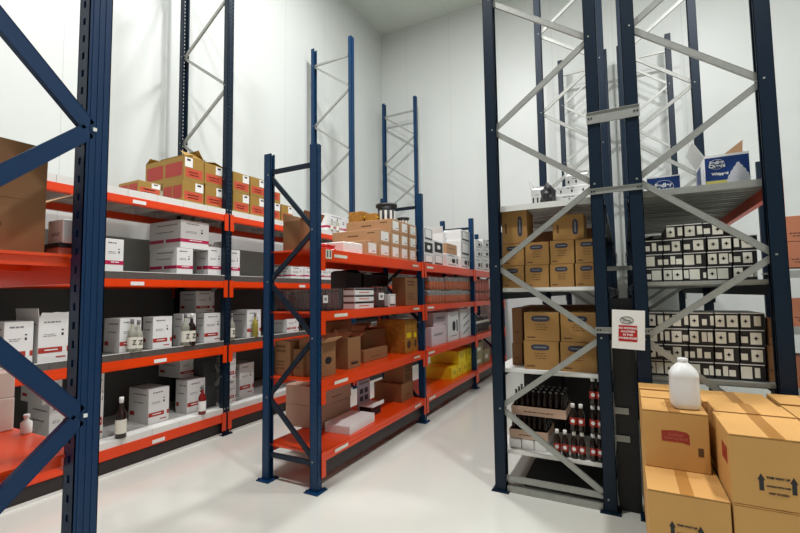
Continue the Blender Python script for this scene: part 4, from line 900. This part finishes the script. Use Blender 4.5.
('jar','y',[0.669, 0.804, 3.68, 4.13, 1.665, 1.767],'black carton with white panels, upper shelf, bottom row, fifth from the left','black cartons with white label panels',{'v': 4, 'vr': 0}),
('jar','y',[0.144, 0.259, 3.68, 4.13, 1.769, 1.871],'black carton with white panels, upper shelf, second row, first from the left','black cartons with white label panels',{'v': 5, 'vr': 0}),
('jar','y',[0.262, 0.382, 3.68, 4.13, 1.769, 1.871],'black carton with white panels, upper shelf, second row, second from the left','black cartons with white label panels',{'v': 6, 'vr': 0}),
('jar','y',[0.386, 0.524, 3.68, 4.13, 1.769, 1.871],'black carton with white panels, upper shelf, second row, third from the left','black cartons with white label panels',{'v': 7, 'vr': 0}),
('jar','y',[0.528, 0.671, 3.68, 4.13, 1.769, 1.871],'black carton with white panels, upper shelf, second row, fourth from the left','black cartons with white label panels',{'v': 8, 'vr': 0}),
('jar','y',[0.675, 0.809, 3.68, 4.13, 1.769, 1.871],'black carton with white panels, upper shelf, second row, fifth from the left','black cartons with white label panels',{'v': 9, 'vr': 0}),
('jar','y',[0.149, 0.264, 3.68, 4.13, 1.873, 1.975],'black carton with white panels, upper shelf, third row, first from the left','black cartons with white label panels',{'v': 10, 'vr': 0}),
('jar','y',[0.267, 0.387, 3.68, 4.13, 1.873, 1.975],'black carton with white panels, upper shelf, third row, second from the left','black cartons with white label panels',{'v': 11, 'vr': 0}),
('jar','y',[0.39, 0.529, 3.68, 4.13, 1.873, 1.975],'black carton with white panels, upper shelf, third row, third from the left','black cartons with white label panels',{'v': 12, 'vr': 0}),
('jar','y',[0.533, 0.676, 3.68, 4.13, 1.873, 1.975],'black carton with white panels, upper shelf, third row, fourth from the left','black cartons with white label panels',{'v': 13, 'vr': 0}),
('jar','y',[0.68, 0.815, 3.68, 4.13, 1.873, 1.975],'black carton with white panels, upper shelf, third row, fifth from the left','black cartons with white label panels',{'v': 14, 'vr': 0}),
('jar','y',[0.288, 0.398, 3.68, 4.13, 1.977, 2.079],'black carton with white panels, upper shelf, top row, first from the left','black cartons with white label panels',{'v': 15, 'vr': 0}),
('jar','y',[0.401, 0.511, 3.68, 4.13, 1.977, 2.079],'black carton with white panels, upper shelf, top row, second from the left','black cartons with white label panels',{'v': 16, 'vr': 0}),
('jar','y',[0.514, 0.631, 3.68, 4.13, 1.977, 2.079],'black carton with white panels, upper shelf, top row, third from the left','black cartons with white label panels',{'v': 17, 'vr': 0}),
('jar','y',[0.125, 0.229, 3.68, 4.13, 0.985, 1.098],'black carton with white panels, lower shelf, bottom row, first from the left','black cartons with white label panels',{'v': 3, 'vr': 1}),
('jar','y',[0.232, 0.381, 3.68, 4.13, 0.985, 1.098],'black carton with white panels, lower shelf, bottom row, second from the left','black cartons with white label panels',{'v': 4, 'vr': 1}),
('jar','y',[0.384, 0.529, 3.68, 4.13, 0.985, 1.098],'black carton with white panels, lower shelf, bottom row, third from the left','black cartons with white label panels',{'v': 5, 'vr': 1}),
('jar','y',[0.533, 0.671, 3.68, 4.13, 0.985, 1.098],'black carton with white panels, lower shelf, bottom row, fourth from the left','black cartons with white label panels',{'v': 6, 'vr': 1}),
('jar','y',[0.674, 0.81, 3.68, 4.13, 0.985, 1.098],'black carton with white panels, lower shelf, bottom row, fifth from the left','black cartons with white label panels',{'v': 7, 'vr': 1}),
('jar','y',[0.13, 0.234, 3.68, 4.13, 1.1, 1.213],'black carton with white panels, lower shelf, second row, first from the left','black cartons with white label panels',{'v': 8, 'vr': 1}),
('jar','y',[0.238, 0.386, 3.68, 4.13, 1.1, 1.213],'black carton with white panels, lower shelf, second row, second from the left','black cartons with white label panels',{'v': 9, 'vr': 1}),
('jar','y',[0.39, 0.535, 3.68, 4.13, 1.1, 1.213],'black carton with white panels, lower shelf, second row, third from the left','black cartons with white label panels',{'v': 10, 'vr': 1}),
('jar','y',[0.538, 0.677, 3.68, 4.13, 1.1, 1.213],'black carton with white panels, lower shelf, second row, fourth from the left','black cartons with white label panels',{'v': 11, 'vr': 1}),
('jar','y',[0.68, 0.815, 3.68, 4.13, 1.1, 1.213],'black carton with white panels, lower shelf, second row, fifth from the left','black cartons with white label panels',{'v': 12, 'vr': 1}),
('jar','y',[0.135, 0.239, 3.68, 4.13, 1.215, 1.328],'black carton with white panels, lower shelf, third row, first from the left','black cartons with white label panels',{'v': 13, 'vr': 1}),
('jar','y',[0.243, 0.392, 3.68, 4.13, 1.215, 1.328],'black carton with white panels, lower shelf, third row, second from the left','black cartons with white label panels',{'v': 14, 'vr': 1}),
('jar','y',[0.395, 0.54, 3.68, 4.13, 1.215, 1.328],'black carton with white panels, lower shelf, third row, third from the left','black cartons with white label panels',{'v': 15, 'vr': 1}),
('jar','y',[0.544, 0.682, 3.68, 4.13, 1.215, 1.328],'black carton with white panels, lower shelf, third row, fourth from the left','black cartons with white label panels',{'v': 16, 'vr': 1}),
('jar','y',[0.686, 0.821, 3.68, 4.13, 1.215, 1.328],'black carton with white panels, lower shelf, third row, fifth from the left','black cartons with white label panels',{'v': 17, 'vr': 1}),
('jar','y',[0.14, 0.244, 3.68, 4.13, 1.33, 1.443],'black carton with white panels, lower shelf, top row, first from the left','black cartons with white label panels',{'v': 18, 'vr': 1}),
('jar','y',[0.248, 0.397, 3.68, 4.13, 1.33, 1.443],'black carton with white panels, lower shelf, top row, second from the left','black cartons with white label panels',{'v': 19, 'vr': 1}),
('jar','y',[0.401, 0.546, 3.68, 4.13, 1.33, 1.443],'black carton with white panels, lower shelf, top row, third from the left','black cartons with white label panels',{'v': 20, 'vr': 1}),
('jar','y',[0.549, 0.688, 3.68, 4.13, 1.33, 1.443],'black carton with white panels, lower shelf, top row, fourth from the left','black cartons with white label panels',{'v': 21, 'vr': 1}),
('jar','y',[0.691, 0.827, 3.68, 4.13, 1.33, 1.443],'black carton with white panels, lower shelf, top row, fifth from the left','black cartons with white label panels',{'v': 22, 'vr': 1}),
('brown','y',[0.827, 0.866, 3.7, 4.1, 0.985, 1.229],'narrow upright brown carton at the right end of the black cartons, lower one','narrow upright brown cartons',{}),
('brown','y',[0.838, 0.877, 3.7, 4.1, 1.231, 1.408],'narrow upright brown carton at the right end of the black cartons, upper one','narrow upright brown cartons',{}),
('blue','y',[0.554, 0.817, 3.75, 4.15, 2.335, 2.57],'open blue and white whipped cream carton with raised flaps on the top right shelf','blue whipped cream cartons',{'big': 1}),
('blue','y',[0.193, 0.42, 3.9, 4.3, 2.335, 2.501],'small low blue and white carton left of the open whipped cream carton','blue whipped cream cartons',{'big': 0}),
('open','y',[0.16, 0.48, 4.2, 4.65, 1.665, 2.045],'black carton added to darken the gap behind the upper black and white cartons, left one','large cartons added to darken the gaps behind the front rows',{'black': 1}),  # added rear cartons shutting out light behind the black ones
('open','y',[0.49, 0.81, 4.2, 4.65, 1.665, 2.045],'black carton added to darken the gap behind the upper black and white cartons, right one','large cartons added to darken the gaps behind the front rows',{'black': 1}),
('brownlab','y',[1.564, 1.914, 6.0, 6.4, 1.83, 2.105],'reddish brown carton with white labels at the far right edge, lower row, left one','reddish brown cartons at the far right',{}),
('brownlab','y',[1.924, 2.274, 6.0, 6.4, 1.83, 2.105],'reddish brown carton with white labels at the far right edge, lower row, right one','reddish brown cartons at the far right',{}),
('brownlab','y',[1.564, 1.914, 6.0, 6.4, 2.11, 2.385],'reddish brown carton with white labels at the far right edge, upper row, left one','reddish brown cartons at the far right',{}),
('brownlab','y',[1.924, 2.274, 6.0, 6.4, 2.11, 2.385],'reddish brown carton with white labels at the far right edge, upper row, right one','reddish brown cartons at the far right',{}),
('print','x',[-2.7, -2.55, 4.281, 4.443, 2.473, 2.561],'orange-brown patterned small carton behind the black tub',None,{})]
for it in ITEMS: KIND[it[0]](it)

# ---- black tubs on the tan pile
def tub(x,y,z,r,h,l):
    t=thing('plastic_tub',l,'tub',(x,y,z),0,'black tubs on the tan pile')
    MB().lathe([(r*.82,0),(r*.95,h*.85),(r*.9,h*.85),(r*.78,.01),(0.001,.01)],24,cap=False).build('tub_body',M_BLKPL,t)
    MB().lathe([(r*.98,h*.82),(r*1.12,h*.84),(r*1.12,h),(r*1.0,h)],24,cap=False).build('rim',M_BLKPL,t)
    b=MB()
    for k in range(4):
        a=-1.75+k*.6; b.box(r*.88,r*.95,-.014,.014,h*.08,h*.6,M=Matrix.Rotation(a,4,'Z'))
    b.build('white_stripes',M_WHITEP,t)
TT=[i for i in ITEMS if i[0]=='tan' and 'top row' in i[3]]
zt=max(i[2][5] for i in TT)+.001
tub(-2.50,TT[1][2][2]-.03,zt,.115,.21,'round black tub with pale stripes standing on the tan carton pile')
tub(-2.46,TT[1][2][3]+.12,zt,.07,.1,'smaller black tub behind the striped one on the tan carton pile')

# ---- goods on the near left shelves
t=thing('open_carton','big brown carton with raised flaps on the upper orange shelf at the left edge','box',(-2.335,.645,1.784),0)
openbody(t,.47,.46,.215,M_CARDB)
flap(t,.47,.46,.215,'r',92,.225,M_CARDB); flap(t,.47,.46,.215,'b',152,.14,M_CARD); flap(t,.47,.46,.215,'f',140,.12,M_CARDB); flap(t,.47,.46,.215,'l',100,.2,M_CARDB)
lines(t,-.2,.1,.1,2,0,M_BROWNP,side='r',w=.47,hh=.014,gap=.03)
t=thing('crate_with_paper','shallow black crate with pink sides beside the big brown carton','crate',(-2.115,.95,1.784),0)
MB().box(-.06,.045,-.04,.035,0,.032).build('crate_body',mat('pink_crate_side',(196,130,116),.5),t); MB().box(-.08,.055,-.045,.04,.032,.05).build('rim',M_BLKPL,t); MB().box(-.082,-.06,-.045,.035,0,.032).build('corner_post',M_BLKPL,t)
t=thing('carton','small plain white carton sitting on the shallow black crate at the left','box',(-2.12,.95,1.835),0)
body(t,.13,.07,.1,M_CARDW); lines(t,-.03,.04,.04,2,.07,M_GREYP,hh=.004,gap=.008)
for k,(z,x1,l) in enumerate(((.986,-2.60,'lower pale carton of the stack at the left edge on the lower orange shelf'),(1.138,-2.605,'upper pale carton of the stack at the left edge on the lower orange shelf'))):
    t=thing('carton',l,'box',(x1-.15,.86,z),0,'pale cartons at the left edge'); body(t,.3,.26,.15 if k==0 else .12,mat('pinkish_white_board',(226,212,202),.5,0,.03,7)); top_tape(t,.3,.26,.15 if k==0 else .12,M_CARDW,'w')
tag(MB().lathe([(.02,0),(.022,.005),(.022,.05),(.009,.062),(.009,.072),(.012,.072),(.012,.086)],16).build('small_bottle',M_WHITEP,loc=(-2.47,.985,.986)),'small white bottle on the lower orange shelf by the pale cartons','bottle')

# ---- cartons on the pallet at the lower right
PX0=.05
P=thing('pallet','wooden pallet under the golden cartons at the lower right','pallet',(.6,2.9,0))
wd=mat('pallet_wood',(150,118,78),.7,0,.15,14,stretch=(1,8,1))
for k in range(6): MB().box(-.54,.54,-.42+k*.168-.03*0,-.42+k*.168+.12,.12,.14).build('deck_board',wd,P)
for x in (-.48,0,.48): MB().box(x-.045,x+.045,-.42,.54,.0,.12).build('bearer',wd,P)
def big(x0,x1,y0,y1,z0,z1,l,front=None,tape=True,left=False,rz=0,az=0):
    w,d,h=x1-x0,y1-y0,z1-z0
    t=thing('carton',l,'box',((x0+x1)/2,(y0+y1)/2,z0),rz,'golden brown cartons stacked on the pallet')
    body(t,w,d,h-.004,M_CARDY,bev=.004)
    # two top flaps meeting in the middle, one corner slightly sprung
    for s in (-1,1):
        b=MB(); x0_,x1_=(-w/2+.003,-.001) if s<0 else (.001,w/2-.003)
        b.box(x0_,x1_,-d/2+.001,d/2-.003,0,.004); b.build('flap',M_CARDY,t,loc=(0,0,h-.004))
    if tape: MB().box(-.028,.028,-d/2+.0005,d/2-.003,h,h+.0008).build('tape',M_TAPE,t)
    if front=='flag':
        pts=[(-.065,.66*h),(-.0,.68*h),(.05,.66*h),(.062,.62*h),(.062,.45*h),(.03,.48*h),(-.06,.48*h),(-.065,.5*h)]
        MB().prism(pts,-d/2+.0008,-d/2+.002).build('red_flag_label',M_FLAGR,t)
        textmesh('label_text','SunField\ncatering food',.02,mat('faded_pink_print',(176,92,74),.6),t,Matrix.Translation((0,-d/2+.0008,.57*h))@FRONT,bold=.0004,spacing=.9)
        decal(t,w*.32,w*.4,.28*h,.42*h,d,M_BROWNP,'printed_mark')
    if front=='arrow':
        b=MB()
        for cx in (-.066,.045):
            b.prism([(cx-.008,az),(cx+.008,az),(cx+.008,az+.045),(cx+.014,az+.045),(cx,az+.072),(cx-.014,az+.045),(cx-.008,az+.045)],-d/2+.0008,-d/2+.002)
        b.build('arrow_print',M_BLACKP,t)
        for tx,sz,dz,mm in (('THIS WAY UP',.013,.058,M_BLACKP),('HANDLE WITH CARE',.0085,.022,M_BLACKP),('KEEP FROZEN',.011,-.008,M_BROWNP)):
            textmesh('printed_text',tx,sz,mm,t,Matrix.Translation((-.008,-d/2+.0008,az+dz))@FRONT,bold=.0006)
    if left:
        decal(t,-.15,-.03,.5*h,.74*h,0,M_FLAGR,'red_flag_label','l',w)
    return t
Z0,Z1,Z2=.141,.644,.95
big(.055,.385,2.45,2.85,Z0,Z1,'golden arrow-printed carton in the lower layer at the left, beneath the flag-printed one','arrow',az=.30)
big(.39,.745,2.45,2.85,Z0,Z1,'golden carton in the lower layer beneath the largest arrow-printed carton',None)
big(.75,1.1,2.50,2.85,Z0,Z1,'golden carton in the lower layer at the right frame edge',None)
for i,x in enumerate((.055,.39,.75)): big(x,x+.33,2.86,3.44,Z0,Z1,'golden carton in the lower layer, rear row, %s'%['left','middle','right'][i],None)
big(.058,.362,2.76,3.06,Z1+.001,Z2,'golden carton with dark red flag label, upper layer under the plastic jug','flag')
big(.388,.74,2.45,2.86,Z1+.001,Z2,'largest golden carton with black arrows, upper layer in front','arrow',left=True,az=.075)
big(.40,.74,2.865,3.10,Z1+.001,Z2+.004,'golden carton directly behind the arrow-printed one, upper layer',None)
big(.38,.735,3.105,3.46,Z1+.001,Z2-.004,'golden carton at the back of the middle column, upper layer',None)
big(.06,.375,3.065,3.27,Z1+.001,Z2+.004,'golden carton just behind the flag-printed one, upper layer',None,False)
big(.055,.375,3.275,3.47,Z1+.001,Z2+.012,'golden carton at the back of the left column, upper layer',None,False)
for i,(a,b_) in enumerate(((2.62,2.9),(2.905,3.18),(3.185,3.46))): big(.752,1.1,a,b_,Z1+.001,Z2+(0,-.004,.004)[i],'golden carton in the right column, upper layer, %s from the front'%['first','second','third'][i],None)

# ---- plastic jug
j=thing('plastic_jug','translucent white plastic jug standing on the flag-printed carton','jug',(.272,2.88,Z2+.0012),PI+.1)
jb=MB(); prof=[(.050,.0,.046),(.062,.008,.058),(.066,.03,.061),(.066,.14,.061),(.064,.165,.06),(.066,.172,.061),(.066,.19,.061),(.058,.21,.054),(.042,.232,.04),(.026,.246,.026),(.021,.252,.021),(.021,.262,.021)]
n=28
for a,h,b_ in prof:
    for k in range(n):
        an=2*PI*k/n; c,s=math.cos(an),math.sin(an); e=.55 if h<.2 else .8
        jb.v.append((a*1.04*math.copysign(abs(c)**e,c),b_*1.04*math.copysign(abs(s)**e,s),h))
for i in range(len(prof)-1):
    for k in range(n):
        a=i*n+k;b_=i*n+(k+1)%n; jb.f.append((a,b_,b_+n,a+n)); jb.m.append(0); jb.sm.append(True)
jb.f.append(tuple(reversed(range(n)))); jb.m.append(0); jb.sm.append(False)
jb.f.append(tuple((len(prof)-1)*n+k for k in range(n))); jb.m.append(0); jb.sm.append(False)
jb.build('jug_body',M_JUG,j)
MB().lathe([(.024,.252),(.026,.256),(.026,.27),(.023,.273)],18).build('screw_cap',M_JUG,j)
hb=MB(); pts=[(.0,-.055,.22),(.0,-.072,.2),(.0,-.076,.17),(.0,-.074,.12),(.0,-.062,.1)]
for p,q in zip(pts,pts[1:]): hb.bar(p,q,.018,.016,up=(1,0,0))
hb.build('handle',M_JUG,j,bevel=.003)
# ---- far right shelf
t=thing('pallet_rack','rack partly seen at the right edge with brown cartons on it','rack',(0,0,0))
for z in (.55,1.2,1.8):
    MB().box(1.52,2.5,5.98,6.03,z-.08,z).build('beam',M_GALV,t); MB().box(1.52,2.5,6.03,6.8,z-.02,z).build('shelf_deck',M_GALV,t)
MB().box(2.42,2.5,5.97,6.05,0,3.2).build('upright_post',M_NAVY,t); MB().box(1.53,1.57,6.75,6.8,0,3.2).build('upright_post',M_NAVY,t)
big2=[('brownlab','y',[1.57,1.92,6.05,6.4,.551,.88],'brown carton with white label on the lowest visible shelf at the right edge','reddish brown cartons at the far right',{}),
('brownlab','y',[1.57,1.92,6.05,6.4,1.201,1.5],'brown carton with white label on the middle shelf at the right edge','reddish brown cartons at the far right',{})]
for it in big2: k_brownlab(it)
